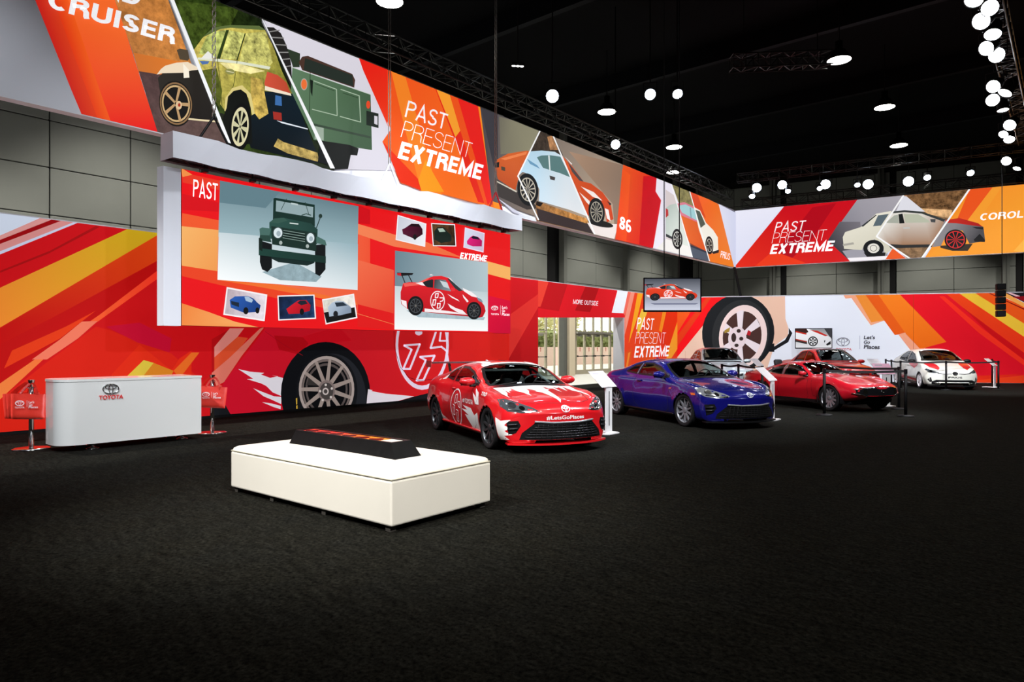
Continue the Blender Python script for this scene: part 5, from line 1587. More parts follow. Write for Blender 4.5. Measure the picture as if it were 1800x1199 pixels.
    def strip(s, view, pts, wd, m, name, off=.004, closed=False, inner=None, step=.04, parent=None, raised=0.):
        """line of width wd (or from -inner to +wd) laid on the body"""
        P = resample(pts, step, closed); n = len(P); V, Fa, ok = [], [], []; i0 = -wd/2 if inner is None else -inner; i1 = wd/2 if inner is None else wd
        if closed:
            ar = sum(P[i].x*P[(i+1) % n].y-P[(i+1) % n].x*P[i].y for i in range(n))
            if ar > 0: i0, i1 = -i1, -i0
        for i in range(n):
            a = P[i-1] if (i or closed) else P[i]; c = P[(i+1) % n] if (i < n-1 or closed) else P[i]
            d = (c-a).normalized() if (c-a).length > 1e-7 else Vector((1, 0)); nn = Vector((-d.y, d.x)); hs = []
            for k in (i0, i1):
                q = P[i]+nn*k; h = s.ray(view, q.x, q.y); hs.append(h)
            h0 = s.ray(view, P[i].x, P[i].y)
            hs = [h or h0 for h in hs]; ok.append(all(h is not None for h in hs))
            V += [h[0]+h[1]*off if h else Vector() for h in hs]
        for i in range(n if closed else n-1):
            j = (i+1) % n
            if ok[i] and ok[j]: Fa.append((2*i, 2*i+1, 2*j+1, 2*j))
        if not Fa: return None
        me = bpy.data.meshes.new(name); me.from_pydata(V, [], Fa); o = link(name, me, m, parent or s.root, True)
        if raised:
            bm = bmesh.new(); bm.from_mesh(me); bmesh.ops.solidify(bm, geom=bm.faces[:], thickness=raised); bm.to_mesh(me); bm.free()
        return o
    def text(s, view, body, bl, br, ht, m, name='lettering', wt=.0, sl=0., off=.0045):
        me, x0, x1, y0, y1 = caps_mesh(body, wt) if body.upper() == body and '#' not in body and body != 'TOYOTA' else text_mesh(body, wt)
        bl, br = Vector(bl), Vector(br); up = Vector((0, ht)); V = []; bad = set()
        for i, v in enumerate(me.vertices):
            a, b = (v.co.x-x0)/(x1-x0), (v.co.y-y0)/(y1-y0); p = bl+(br-bl)*a+up*b+(br-bl).normalized()*sl*b
            h = s.ray(view, p.x, p.y)
            if h is None: bad.add(i); V.append(Vector())
            else: V.append(h[0]+h[1]*off)
        Fa = [tuple(p.vertices) for p in me.polygons if not bad & set(p.vertices)]; bpy.data.meshes.remove(me)
        if Fa:
            m2 = bpy.data.meshes.new(name); m2.from_pydata(V, [], Fa); return link(name, m2, m, s.root)
    def window(s, view, poly, glass, name, frit=True, ring=.014, inn=.022, trimm=None):
        # opening in the shell, glass pane and black border
        X, Y = {'R': (0, 2), 'L': (0, 2), 'T': (0, 1)}[view]
        c = s.cen; k = inside(poly, c[:, X], c[:, Y])
        if view == 'R': k &= c[:, 1] < -.3
        if view == 'L': k &= c[:, 1] > .3
        if view == 'T': k &= c[:, 2] > .6
        s.keep &= ~k
        p = s.faces(view, poly, glass, name, .001)
        if frit: s.strip(view, poly, ring, trimm or M_TRIM, 'window_trim', .003, True, inn, parent=None)
        return p
    def wheel(s, sd, ax, style, rimm, tw=.205, tyre=None):
        R = s.R; yo = s.yw*sd
        M = Matrix.Translation((ax, yo, R)) @ Matrix.Rotation(-sd*math.pi/2, 4, 'X')   # local z points outward
        hw = tw/2; rr = R*.74
        bm = bmesh.new(); lathe(bm, [(rr, -hw*.9), (R*.93, -hw), (R, -hw*.78), (R, hw*.78), (R*.985, hw*.9), (R*.93, hw), (rr*1.02, hw*.86), (rr*.97, hw*.7)], 40, M, caps=False); w = bm_obj('wheel', bm, tyre or M_TYRE, s.root, True)
        bm = bmesh.new(); lathe(bm, [(rr*.93, -hw*.8), (rr*.93, hw*.35), (rr*.96, hw*.72), (rr*1.01, hw*.9), (rr*1.01, hw*.78)], 40, M, caps=False)
        n, w1, w2, tw_ = style
        for k in range(n):
            a = 2*math.pi*k/n+.3
            T = M @ Matrix.Rotation(a, 4, 'Z')
            vs = []
            for r, wdt, z0, z1 in ((R*.10, w1, hw*.25, hw*.62), (rr*.97, w2, hw*.5, hw*.80)):
                vs.append([bm.verts.new(T @ Vector((r, e*wdt, z))) for e, z in ((-1, z0), (-1, z1), (1, z1), (1, z0))])
            for i in range(4): bm.faces.new((vs[0][i], vs[0][(i+1) % 4], vs[1][(i+1) % 4], vs[1][i]))
        bm_obj('rim', bm, rimm, w)
        bm = bmesh.new(); lathe(bm, [(R*.20, hw*.3), (R*.19, hw*.66), (R*.12, hw*.72), (0, hw*.72)], 20, M); bm_obj('hub_cap', bm, rimm, w, True)
        bm = bmesh.new(); lathe(bm, [(0, -.01), (rr*.72, -.01), (rr*.72, .015), (0, .015)], 28, M); bm_obj('brake_disc', bm, M_DISC, w)
        bm = bmesh.new(); lathe(bm, [(0, -.03), (rr*.93, -.03), (rr*.93, -.035), (0, -.035)], 28, M); bm_obj('inner_barrel', bm, M_BLACK, w)
        return w
    def wheels(s, style, rimm, yw=.775, tw=.205):
        s.yw = yw
        for ax in s.axles:
            for sd in (-1, 1): s.wheel(sd, ax, style, rimm, tw)
    def mirror(s, x, y, z, m, k=1.0):
        for sd in (-1, 1):
            bm = bmesh.new(); bmesh.ops.create_uvsphere(bm, u_segments=18, v_segments=10, radius=1)
            for v in bm.verts:
                c = v.co; c.x = (c.x*.5 if c.x > 0 else c.x*.18)*.17*k; c.y = c.y*.135*k; c.z = (c.z*.07 - .01*abs(c.y))*k
            bmesh.ops.transform(bm, matrix=Matrix.Translation((x, sd*(y+.10*k), z+.03)), verts=bm.verts)
            o = bm_obj('side_mirror', bm, m, s.root, True)
            bm = bmesh.new(); bx(bm, (x-.02, min(sd*(y-.06), sd*(y+.07)), z-.05), (x+.06, max(sd*(y-.06), sd*(y+.07)), z-.015), None, .01, 1); bm_obj('mirror_arm', bm, M_TRIM, o)
            bm = bmesh.new(); bx(bm, (x-.034, sd*(y+.1)-.10*k, z-.035), (x-.030, sd*(y+.1)+.10*k, z+.085)); bm_obj('mirror_glass', bm, M_CHROME, o)
    def cabin(s, xr, xd, zf, zd, w=.62, seats=True, cage=False, sx=None, steer=True):
        bm = bmesh.new(); bx(bm, (xr, -w-.05, .25), (xd+.05, w+.05, zf)); bx(bm, (xr, -w, zf), (xr+.35, w, zd-.12))
        bm_obj('cabin_floor', bm, M_TRIM, s.root)
        bm = bmesh.new(); prism(bm, [(xd-.55, zf), (xd+.02, zf), (xd+.05, zd-.03), (xd-.25, zd+.01), (xd-.5, zd-.03)], -w, w, Matrix(((1, 0, 0, 0), (0, 0, 1, 0), (0, 1, 0, 0), (0, 0, 0, 1)))); bm_obj('dashboard', bm, M_DASH, s.root)
        sx = sx or (xd-1.25)
        for sd in (-1, 1):
            if seats:
                bm = bmesh.new(); bx(bm, (sx-.05, sd*.36-.23, zf), (sx+.45, sd*.36+.23, zf+.16), None, .04, 2)
                bx(bm, (-.07, sd*.36-.22, 0), (.07, sd*.36+.22, .52), Matrix.Translation((sx-.08, 0, zf+.12)) @ Matrix.Rotation(-.25, 4, 'Y'), .05, 2)
                bx(bm, (-.05, sd*.36-.12, .54), (.05, sd*.36+.12, .72), Matrix.Translation((sx-.08, 0, zf+.12)) @ Matrix.Rotation(-.25, 4, 'Y'), .04, 2)
                bm_obj('seat', bm, M_SEAT, s.root, True)
        if steer:
            M = Matrix.Translation((xd-.62, .36, zd-.02)) @ Matrix.Rotation(math.radians(-65), 4, 'Y'); bm = bmesh.new(); K = 24; rg = []
            for k in range(K):
                a = 2*math.pi*k/K; rg.append([bm.verts.new(M @ Vector(((.18+.014*math.cos(b))*math.cos(a), (.18+.014*math.cos(b))*math.sin(a), .014*math.sin(b)))) for b in (0, 1.57, 3.14, 4.71)])
            for k in range(K):
                for i in range(4): bm.faces.new((rg[k][i], rg[k][(i+1) % 4], rg[(k+1) % K][(i+1) % 4], rg[(k+1) % K][i]))
            for a in (0.5, math.pi-.5, -1.57): cyl(bm, M @ Vector((0, 0, -.02)), M @ Vector((.17*math.cos(a), .17*math.sin(a), 0)), .014, n=6)
            bm_obj('steering_wheel', bm, M_SEAT, s.root, True)
        if cage:
            bm = bmesh.new(); zt = zd+.22
            for sd in (-1, 1):
                tube(bm, [(xd-.3, sd*.62, zf), (xd-.45, sd*.60, zd+.02), (xd-.85, sd*.48, zt), (xr+.55, sd*.48, zt), (xr+.45, sd*.6, zf)], .02)
            tube(bm, [(xr+.55, -.48, zt), (xr+.55, .48, zt)], .02); tube(bm, [(xr+.5, -.55, zf+.1), (xr+.55, .45, zt)], .02); tube(bm, [(xd-.85, -.48, zt), (xd-.85, .48, zt)], .02)
            bm_obj('roll_cage', bm, M_CAGE, s.root, True)
    def rings(s, view, cx, cz, w, m, name='emblem', off=.008):
        h = w*.66; V, Fa = [], []
        for rx, ry, oy, th in ((w/2, h/2, 0, .18), (w*.36, h*.24, h*.17, .26), (w*.14, h*.44, 0, .34)):
            b = len(V); n = 24
            for i in range(n):
                a = 2*math.pi*i/n
                for r in (1, 1-th):
                    q = s.ray(view, cx+r*rx*math.cos(a), cz+oy+r*ry*math.sin(a)); V.append(q[0]+q[1]*off if q else Vector((0, 0, .5)))
            Fa += [(b+2*i, b+2*i+1, b+2*((i+1) % n)+1, b+2*((i+1) % n)) for i in range(n)]
        me = bpy.data.meshes.new(name); me.from_pydata(V, [], Fa)
        bm = bmesh.new(); bm.from_mesh(me); bmesh.ops.solidify(bm, geom=bm.faces[:], thickness=.004); bm.to_mesh(me); bm.free()
        return link(name, me, m, s.root)
def mir(p): return [(x, -y) for x, y in p]

M_TRIM = mat('black_trim', (.004, .004, .0045), rough=.4, spec=.3)
M_DASH = mat('grey_dashboard', (.05, .055, .058), rough=.5)
M_SEAT = mat('dark_seat', (.025, .025, .028), rough=.6)
M_CAGE = mat('pale_cage', (.35, .38, .38), rough=.35)
M_TYRE = mat('tyre_rubber', (.006, .006, .0065), rough=.75, spec=.25)
M_DISC = mat('brake_steel', (.22, .22, .22), rough=.35, metal=.9)
M_RED = mat('racing_red_paint', (.54, .006, .010), rough=.28, coat=1., backdark=True)
M_BLUE = mat('deep_blue_paint', (.006, .006, .15), rough=.22, metal=.2, coat=1., backdark=True)
M_RED2 = mat('classic_red_paint', (.58, .006, .018), rough=.28, coat=1., backdark=True)
M_RED3 = mat('sedan_red_paint', (.50, .006, .008), rough=.3, coat=1., backdark=True)
M_SILV = mat('silver_paint', (.50, .56, .58), rough=.3, metal=.35, coat=1., backdark=True)
M_WCAR = mat('white_paint_car', (.70, .69, .61), rough=.3, coat=1., backdark=True)
M_LIV = mat('white_livery', (.80, .78, .74), rough=.3, coat=.6)
M_LIVR = mat('red_livery', (.60, .010, .02), rough=.3, coat=.6)
M_GLASS = glass_mat('car_glass', (.66, .74, .72), .06)
M_GLASSD = glass_mat('dark_car_glass', (.20, .22, .22), .04)
M_LAMP = mat('lamp_glass', (.05, .055, .06), rough=.06, coat=1., spec=.8)
M_LAMPC = mat('lamp_chrome', (.85, .87, .9), rough=.1, metal=1)
M_RIMD = mat('dark_rim', (.06, .062, .065), rough=.3, metal=.7)
M_RIMS = mat('silver_rim', (.20, .20, .215), rough=.3, metal=.25)
M_RIMW = mat('white_rim', (.75, .72, .74), rough=.35)
M_EMB = mat('bright_emblem', (.75, .76, .8), rough=.35, metal=.2)
M_AMBER = mat('amber_lens', (.7, .14, .02), rough=.2)
M_TAIL = mat('tail_lens', (.45, .01, .01), rough=.15, coat=.8)
M_SEAM = mat('seam_shadow_gap', (.012, .010, .012), rough=.8)

S86 = [
 (0.02, -.22, [(.50, .34), (.70, .36), (.775, .44), (.785, .58), (.755, .76), (.70, .865), (.50, .93), (.25, .945), (0, .95)]),
 (0.10, -.16, [(.50, .25), (.73, .27), (.81, .38), (.825, .56), (.79, .78), (.72, .89), (.55, .965), (.28, .985), (0, .99)]),
 (0.30, -.05, [(.5, .22), (.75, .23), (.845, .36), (.862, .56), (.825, .80), (.75, .91), (.58, .985), (.3, 1.0), (0, 1.003)]),
 (0.60, 0, [(.5, .2), (.76, .2), (.85, .36), (.878, .58), (.845, .84), (.765, .93), (.62, 1.005), (.42, 1.035), (0, 1.05)]),
 (0.90, 0, [(.5, .19), (.76, .19), (.85, .36), (.878, .60), (.845, .855), (.765, .94), (.655, 1.035), (.51, 1.095), (0, 1.13)]),
 (1.25, 0, [(.5, .18), (.76, .18), (.835, .34), (.86, .58), (.82, .84), (.758, .93), (.672, 1.07), (.54, 1.17), (0, 1.215)]),
 (1.65, 0, [(.5, .17), (.76, .17), (.82, .33), (.845, .56), (.805, .82), (.757, .915), (.672, 1.085), (.55, 1.21), (0, 1.265)]),
 (2.05, 0, [(.5, .17), (.76, .17), (.82, .33), (.84, .55), (.805, .81), (.76, .905), (.69, 1.07), (.59, 1.20), (0, 1.272)]),
 (2.35, 0, [(.5, .17), (.76, .17), (.82, .33), (.84, .55), (.81, .80), (.77, .90), (.715, 1.03), (.63, 1.145), (0, 1.225)]),
 (2.65, 0, [(.5, .17), (.76, .17), (.825, .33), (.845, .55), (.815, .80), (.775, .892), (.742, .955), (.70, 1.005), (0, 1.095)]),
 (2.93, 0, [(.5, .17), (.76, .17), (.835, .33), (.855, .56), (.82, .79), (.785, .865), (.75, .90), (.66, .918), (0, .965)]),
 (3.10, 0, [(.5, .17), (.77, .17), (.845, .34), (.865, .57), (.832, .785), (.79, .852), (.70, .875), (.5, .885), (0, .908)]),
 (3.40, 0, [(.5, .17), (.78, .17), (.855, .35), (.878, .58), (.85, .775), (.79, .838), (.66, .826), (.42, .832), (0, .855)]),
 (3.75, .03, [(.5, .17), (.78, .17), (.85, .34), (.868, .54), (.835, .72), (.765, .78), (.62, .768), (.40, .778), (0, .802)]),
 (4.00, .14, [(.5, .16), (.76, .16), (.83, .30), (.845, .48), (.80, .64), (.72, .705), (.55, .715), (.32, .73), (0, .75)]),
 (4.15, .26, [(.48, .15), (.74, .15), (.80, .26), (.82, .44), (.77, .57), (.69, .63), (.52, .65), (.30, .665), (0, .68)]),
 (4.225, .31, [(.46, .16), (.70, .165), (.77, .25), (.79, .40), (.745, .52), (.67, .575), (.50, .60), (.28, .615), (0, .625)]),
 (4.245, .33, [(.44, .20), (.67, .21), (.74, .27), (.76, .38), (.72, .48), (.65, .53), (.48, .555), (.27, .565), (0, .57)])]
W86F = [(1.62, .938), (2.78, .912), (2.73, .955), (2.36, 1.10), (2.02, 1.165), (1.67, 1.168)]
W86Q = [(1.10, .985), (1.54, .942), (1.58, 1.162), (1.36, 1.12)]
WS86 = [(2.97, -.66), (3.03, -.35), (3.045, 0), (3.03, .35), (2.97, .66), (2.66, .625), (2.40, .555), (2.335, .3), (2.32, 0), (2.335, -.3), (2.40, -.555), (2.66, -.625)]
RW86 = [(.72, -.40), (.70, 0), (.72, .40), (1.22, .44), (1.30, .2), (1.31, 0), (1.30, -.2), (1.22, -.44)]
def coupe86(label, loc, rz, paint, style, rimm, glass, lampm=None):
    c = Car(label, loc, rz, S86, paint, (.83, 3.40), .31, .338)
    for v in 'RL':
        c.window(v, W86F, glass, 'side_window'); c.window(v, W86Q, glass, 'quarter_window')
        c.strip(v, [(2.98, .84), (2.86, .60), (2.84, .30), (2.70, .22), (1.72, .22), (1.56, .34), (1.52, .62), (1.58, .92)], .006, M_SEAM, 'door_gap')
        c.strip(v, [(1.66, .80), (1.84, .805)], .028, paint, 'door_handle', .008, raised=.012)
        c.strip(v, [(1.1, .21), (3.0, .20)], .05, M_TRIM if paint is not M_RED else paint, 'side_sill', .012, raised=.012)
        c.faces(v, [(.03, .86), (.22, .88), (.34, .80), (.20, .74), (.04, .76)], M_TAIL, 'tail_light')
    c.window('T', WS86, glass, 'windshield', ring=.02, inn=.03); c.window('T', RW86, glass, 'rear_window')
    for sy in (-1, 1):
        c.faces('F', [(sy*.40, .605), (sy*.47, .655), (sy*.62, .715), (sy*.76, .765), (sy*.825, .75), (sy*.835, .66), (sy*.77, .595), (sy*.62, .578), (sy*.50, .585)], lampm or M_LAMP, 'headlight', .004)
        h = [o for o in c.root.children if o.name.startswith('headlight')][-1]
        for (y, z, r) in ((.71, .675, .048), (.60, .64, .034)):
            n = 16; c.faces('F', [(sy*(y+r*math.cos(6.283*i/n)), z+r*.85*math.sin(6.283*i/n)) for i in range(n)], M_LAMPC, 'projector_lens', .009, parent=h)
        c.strip('F', [(sy*.44, .60), (sy*.58, .598), (sy*.76, .625)], .014, M_LAMPC, 'light_strip', .008, parent=h)
        c.faces('F', [(sy*.665, .47), (sy*.80, .455), (sy*.775, .26), (sy*.69, .30), (sy*.635, .40)], M_TRIM, 'fog_recess', .004)
        c.strip('F', [(sy*.67, .42), (sy*.79, .405)], .02, M_DARKM, 'fog_slat', .012, raised=.01); c.strip('F', [(sy*.67, .36), (sy*.785, .345)], .02, M_DARKM, 'fog_slat', .012, raised=.01)
    gr = c.faces('F', [(-.44, .455), (-.2, .435), (.2, .435), (.44, .455), (.62, .30), (.655, .205), (-.655, .205), (-.62, .30)], M_TRIM, 'lower_grille', .004)
    for z in (.24, .275, .31, .345, .38, .41):
        w_ = .40+.25*(.45-z)/.25*.9
        c.strip('F', [(-w_, z), (w_, z)], .008, M_DARKM, 'grille_bar', .010, parent=gr, raised=.006)
    for k in range(-6, 7): c.strip('F', [(k*.075, .215), (k*.068, .425)], .007, M_DARKM, 'grille_bar', .010, parent=gr, raised=.006)
    c.strip('F', [(-.46, .46), (-.2, .44), (.2, .44), (.46, .46)], .026, M_RIMS, 'grille_lip', .012, raised=.016)
    c.strip('T', [(3.06, -.63), (3.095, 0), (3.06, .63)], .06, M_TRIM, 'cowl', .002)
    for sy in (-1, 1):
        c.strip('T', [(3.03, sy*.68), (3.5, sy*.64), (3.95, sy*.52), (4.05, sy*.36)], .006, M_SEAM, 'hood_gap')
        c.strip('T', [(3.03, sy*.5-.02), (2.98, sy*.1)], .014, M_TRIM, 'wiper', .016, raised=.012)
    c.strip('T', [(4.05, -.36), (4.12, 0), (4.05, .36)], .006, M_SEAM, 'hood_gap')
    c.rings('F', 0, .625, .135, M_EMB)
    c.mirror(2.62, .80, .93, paint)
    bm = bmesh.new(); prism(bm, [(1.15, 1.19), (1.36, 1.222), (1.20, 1.275), (1.17, 1.275)], -.012, .012, Matrix(((1, 0, 0, 0), (0, 0, 1, 0), (0, 1, 0, 0), (0, 0, 0, 1)))); bm_obj('roof_fin', bm, paint if paint is not M_RED else M_LIV, c.root)
    # front splitter follows the bumper in plan
    bm = bmesh.new(); ys = [-.80+.1*i for i in range(17)]; out = [(4.245-.31*abs(y/.85)**2.5+.02, y) for y in ys]; inn_ = [(p[0]-.16, p[1]*.96) for p in out]
    prism(bm, out+inn_[::-1], .125, .15); bm_obj('front_splitter', bm, paint if paint is M_RED else M_TRIM, c.root)
    bm = bmesh.new(); bx(bm, (-.0, -.62, .22), (.12, .62, .34), None, .02, 1); bm_obj('rear_diffuser', bm, M_TRIM, c.root)
    for sy in (-1, 1):
        bm = bmesh.new(); cyl(bm, (-.03, sy*.5, .27), (.15, sy*.5, .27), .045, n=16); bm_obj('exhaust_tip', bm, M_CHROME, c.root, True)
    c.wheels(style, rimm, .762, .215)
    return c
# ---- red racing coupe
red = coupe86('red racing coupe with white flame stripes, roundel and black rear wing', (-9.364, 9.876), math.radians(-26.7), M_RED, (10, .020, .014, 0), M_RIMD, M_GLASS)
red.cabin(.95, 2.98, .40, .90, cage=True)
def flame(pts, o): red.faces(o, pts, M_LIV, 'livery_flame', .0035)
for a, b, tx, ty in ((-.67, -.53, 3.76, -.66), (-.53, -.40, 3.48, -.52), (-.41, -.17, 3.74, -.30), (.13, .32, 3.56, .30), (.31, .50, 3.46, .45), (.50, .66, 3.78, .66)):
    flame([(3.12, a), (3.12, b), (3.12+(tx-3.12)*.5, b+(ty-b)*.25), (tx-.12, ty+.015), (tx, ty), (tx-.25, ty-.03), (3.12+(tx-3.12)*.45, a+(ty-a)*.35)], 'T')
flame([(3.12, -.20), (3.12, .15), (3.35, .12), (3.40, .17), (3.45, .10), (4.02, .03), (4.10, -.01), (3.6, -.07), (3.5, -.13), (3.46, -.09), (3.3, -.18)], 'T')
flame([(2.22, -.52), (2.22, .52), (2.36, .52), (2.31, .3), (2.30, 0), (2.31, -.3), (2.36, -.52)], 'T')
for a, b in ((-.46, -.32), (.32, .46)): flame([(1.35, a), (1.35, b), (2.2, b*1.02), (2.2, a*1.02)], 'T')
flame([(1.40, -.20), (1.40, .20), (1.95, .24), (1.95, -.24)], 'T')
red.strip('T', [(1.68+.2*math.cos(6.283*i/24), .2*math.sin(6.283*i/24)) for i in range(24)], .03, M_LIVR, 'roof_roundel', .005, True)
red.text('T', 'TRD', (2.215, -.20), (2.215, -.05), .0, M_TRIM) if False else None
for v in 'RL':
    flame([(.62+.46, .19), (1.36, .19), (1.50, .21), (1.22, .30), (1.12, .42)], v)
    flame([(3.05, .22), (2.96, .50), (2.80, .44), (2.64, .54), (2.24, .565), (2.46, .50), (2.20, .50), (2.52, .42), (2.34, .42), (2.62, .24), (2.44, .20), (2.70, .18)], v)
    flame([(3.02, .62), (2.92, .80), (2.74, .86), (2.86, .72), (2.64, .80), (2.84, .62)], v)
    flame([(3.74, .50), (3.86, .46), (4.0, .48), (3.92, .40), (4.02, .36), (3.92, .32), (4.02, .27), (3.90, .25), (3.98, .20), (3.76, .18), (3.755, .34)], v)
    flame([(.98, .93), (1.08, .99), (1.20, 1.03), (1.14, .94)], v)
    ci = [(1.92+.26*math.cos(6.283*i/32), .50+.30*math.sin(6.283*i/32)) for i in range(32)]
    red.strip(v, ci, .024, M_LIV, 'roundel', .0045, True)
    k = 1 if v == 'R' else -1
    def X(a): return 1.92+k*a
    for P in ([(-.05, .70), (.05, .72), (.03, .58), (-.07, .56), (-.05, .70)], [(.08, .60), (.18, .60), (.20, .50), (.12, .52), (.08, .60)], [(-.16, .54), (-.06, .52), (-.09, .36), (-.17, .37), (-.14, .50)], [(.0, .46), (.10, .45), (.06, .26), (-.02, .27), (.02, .42)]):
        red.strip(v, [(X(a), z) for a, z in P], .016, M_LIV, 'roundel_mark', .0046)
    red.text(v, 'TOYOTA', (X(.42), .60), (X(.80), .60), .075, M_LIV, wt=.02)
    red.rings(v, X(.36), .637, .09, M_LIV, 'emblem_print', .005)
    red.text(v, 'TRD', (X(1.12) if k > 0 else 3.30, .77), (X(1.38) if k > 0 else 3.04, .765), .055, M_LIV, wt=.035, sl=.02)
red.text('F', '#LetsGoPlaces', (-.30, .478), (.30, .478), .06, M_LIV, wt=.02)
bm = bmesh.new(); M = Matrix.Translation((.10, 0, 1.20)) @ Matrix.Rotation(.08, 4, 'Y')
prism(bm, [(-.13, 0), (-.10, .018), (.06, .022), (.13, .004), (.06, -.004)], -.76, .76, M @ Matrix(((1, 0, 0, 0), (0, 0, 1, 0), (0, 1, 0, 0), (0, 0, 0, 1)))); wing = bm_obj('rear_wing', bm, M_BLACKG, red.root)
for sy in (-1, 1):
    box('wing_endplate', (-.06, sy*.765-.006, 1.12), (.26, sy*.765+.006, 1.25), M_RED, wing)
    bm = bmesh.new(); prism(bm, [(.05, 1.195), (.16, 1.195), (.30, .985), (.16, .985)], sy*.36-.008, sy*.36+.008, Matrix(((1, 0, 0, 0), (0, 0, 1, 0), (0, 1, 0, 0), (0, 0, 0, 1)))); bm_obj('wing_strut', bm, M_BLACKG, wing)
red.finish()
# ---- blue road coupe
blue = coupe86('dark blue coupe with clear headlights and silver ten-spoke wheels', (-8.269, 14.49), math.radians(-29.4), M_BLUE, (10, .022, .012, 0), M_RIMS, M_GLASS, mat('clear_lamp', (.42, .44, .46), rough=.12, metal=.6, coat=1.))
blue.cabin(.95, 2.98, .40, .90)
for v in 'RL':
    blue.faces(v, [(3.62, .66), (3.74, .655), (3.76, .62), (3.66, .615)], M_AMBER, 'side_marker', .004)
    blue.strip(v, [(1.58, .94), (1.625, 1.165)], .03, M_RIMS, 'window_divider', .006)
    blue.strip(v, [(2.88, .70), (2.98, .71)], .03, M_CHROME, 'fender_badge', .006)
blue.finish()
# ---- low red classic
SGT = [
 (0.02, -.12, [(.40, .42), (.55, .43), (.62, .50), (.64, .58), (.60, .68), (.52, .74), (.38, .77), (.2, .78), (0, .785)]),
 (0.25, -.05, [(.45, .25), (.66, .27), (.72, .40), (.75, .58), (.71, .76), (.62, .82), (.45, .85), (.25, .86), (0, .865)]),
 (0.75, 0, [(.45, .2), (.68, .2), (.755, .36), (.795, .58), (.76, .79), (.67, .85), (.52, .915), (.33, .955), (0, .975)]),
 (1.20, 0, [(.45, .18), (.69, .18), (.755, .33), (.78, .55), (.73, .76), (.66, .825), (.57, .95), (.42, 1.05), (0, 1.085)]),
 (1.60, 0, [(.45, .17), (.70, .17), (.75, .33), (.765, .54), (.715, .74), (.66, .80), (.59, .96), (.46, 1.095), (0, 1.145)]),
 (1.90, 0, [(.45, .17), (.70, .17), (.75, .33), (.765, .54), (.715, .735), (.66, .795), (.595, .95), (.47, 1.10), (0, 1.155)]),
 (2.15, 0, [(.45, .17), (.70, .17), (.75, .33), (.765, .54), (.715, .735), (.665, .79), (.605, .93), (.49, 1.06), (0, 1.12)]),
 (2.45, 0, [(.45, .17), (.70, .17), (.75, .33), (.77, .54), (.72, .74), (.67, .79), (.625, .86), (.55, .935), (0, 1.00)]),
 (2.72, 0, [(.45, .17), (.70, .17), (.75, .33), (.775, .55), (.73, .745), (.68, .79), (.60, .815), (.47, .83), (0, .865)]),
 (3.10, 0, [(.45, .18), (.70, .19), (.765, .34), (.795, .56), (.755, .75), (.68, .805), (.52, .795), (.30, .805), (0, .83)]),
 (3.40, .02, [(.45, .2), (.70, .21), (.765, .34), (.80, .55), (.755, .73), (.68, .785), (.50, .76), (.30, .77), (0, .79)]),
 (3.80, .10, [(.44, .25), (.66, .27), (.745, .36), (.77, .50), (.72, .63), (.64, .68), (.48, .675), (.27, .685), (0, .70)]),
 (4.00, .20, [(.42, .30), (.62, .32), (.69, .38), (.725, .48), (.68, .58), (.60, .63), (.45, .64), (.25, .648), (0, .655)]),
 (4.12, .27, [(.40, .34), (.57, .36), (.63, .40), (.67, .48), (.625, .56), (.55, .592), (.41, .60), (.2, .606), (0, .61)]),
 (4.175, .30, [(.38, .385), (.50, .395), (.57, .42), (.60, .48), (.565, .535), (.49, .56), (.36, .572), (.2, .578), (0, .58)])]
gt = Car('low red classic coupe with long rounded bonnet and black glass nose', (-6.99, 19.66), math.radians(-30.9), SGT, M_RED2, (1.04, 3.37), .305, .335)
for v in 'RL':
    gt.window(v, [(1.74, .815), (2.58, .80), (2.52, .845), (2.22, 1.02), (1.98, 1.065), (1.78, 1.07)], M_GLASSD, 'side_window', trimm=M_CHROME, ring=.012, inn=.01)
    gt.window(v, [(1.06, .86), (1.64, .815), (1.69, 1.065), (1.50, 1.05), (1.25, .97)], M_GLASSD, 'quarter_window', trimm=M_CHROME, ring=.012, inn=.01)
    gt.strip(v, [(1.69, .805), (1.735, 1.075)], .05, M_RIMS, 'door_pillar', .006)
    gt.strip(v, [(2.66, .77), (2.68, .30), (2.60, .22), (1.72, .22), (1.62, .40), (1.68, .78)], .006, M_SEAM, 'door_gap')
    gt.strip(v, [(2.80, .70), (2.84, .34), (3.0, .30)], .006, M_SEAM, 'fender_panel_gap')
    gt.faces(v, [(.10, .70), (.30, .74), (.32, .66), (.12, .62)], M_TAIL, 'tail_light')
gt.window('T', [(2.66, -.54), (2.72, -.25), (2.73, 0), (2.72, .25), (2.66, .54), (2.40, .49), (2.16, .42), (2.11, 0), (2.16, -.42), (2.40, -.49)], M_GLASSD, 'windshield', trimm=M_CHROME, ring=.018, inn=.02)
gt.window('T', [(.55, -.30), (.52, 0), (.55, .30), (1.25, .36), (1.34, 0), (1.25, -.36)], M_GLASSD, 'rear_window')
gt.faces('F', [(-.63, .53), (-.53, .56), (0, .59), (.53, .56), (.63, .53), (.62, .43), (.47, .40), (0, .39), (-.47, .40), (-.62, .43)], M_BLACKG, 'nose_glass', .004)
for sy in (-1, 1):
    n = 18; gt.faces('F', [(sy*(.44+.055*math.cos(6.283*i/n)), .485+.05*math.sin(6.283*i/n)) for i in range(n)], M_LAMPC, 'driving_lamp', .008)
    gt.strip('F', [(sy*.68, .46), (sy*.40, .385), (sy*.25, .383)], .014, M_CHROME, 'bumper_bar', .012, raised=.012)
    gt.strip('T', [(2.78, sy*.60), (3.3, sy*.57), (3.75, sy*.50)], .006, M_SEAM, 'hood_gap')
gt.strip('F', [(-.65, .535), (-.53, .567), (0, .597), (.53, .567), (.65, .535)], .012, M_CHROME, 'nose_trim', .008)
gt.rings('F', 0, .49, .11, M_LAMPC)
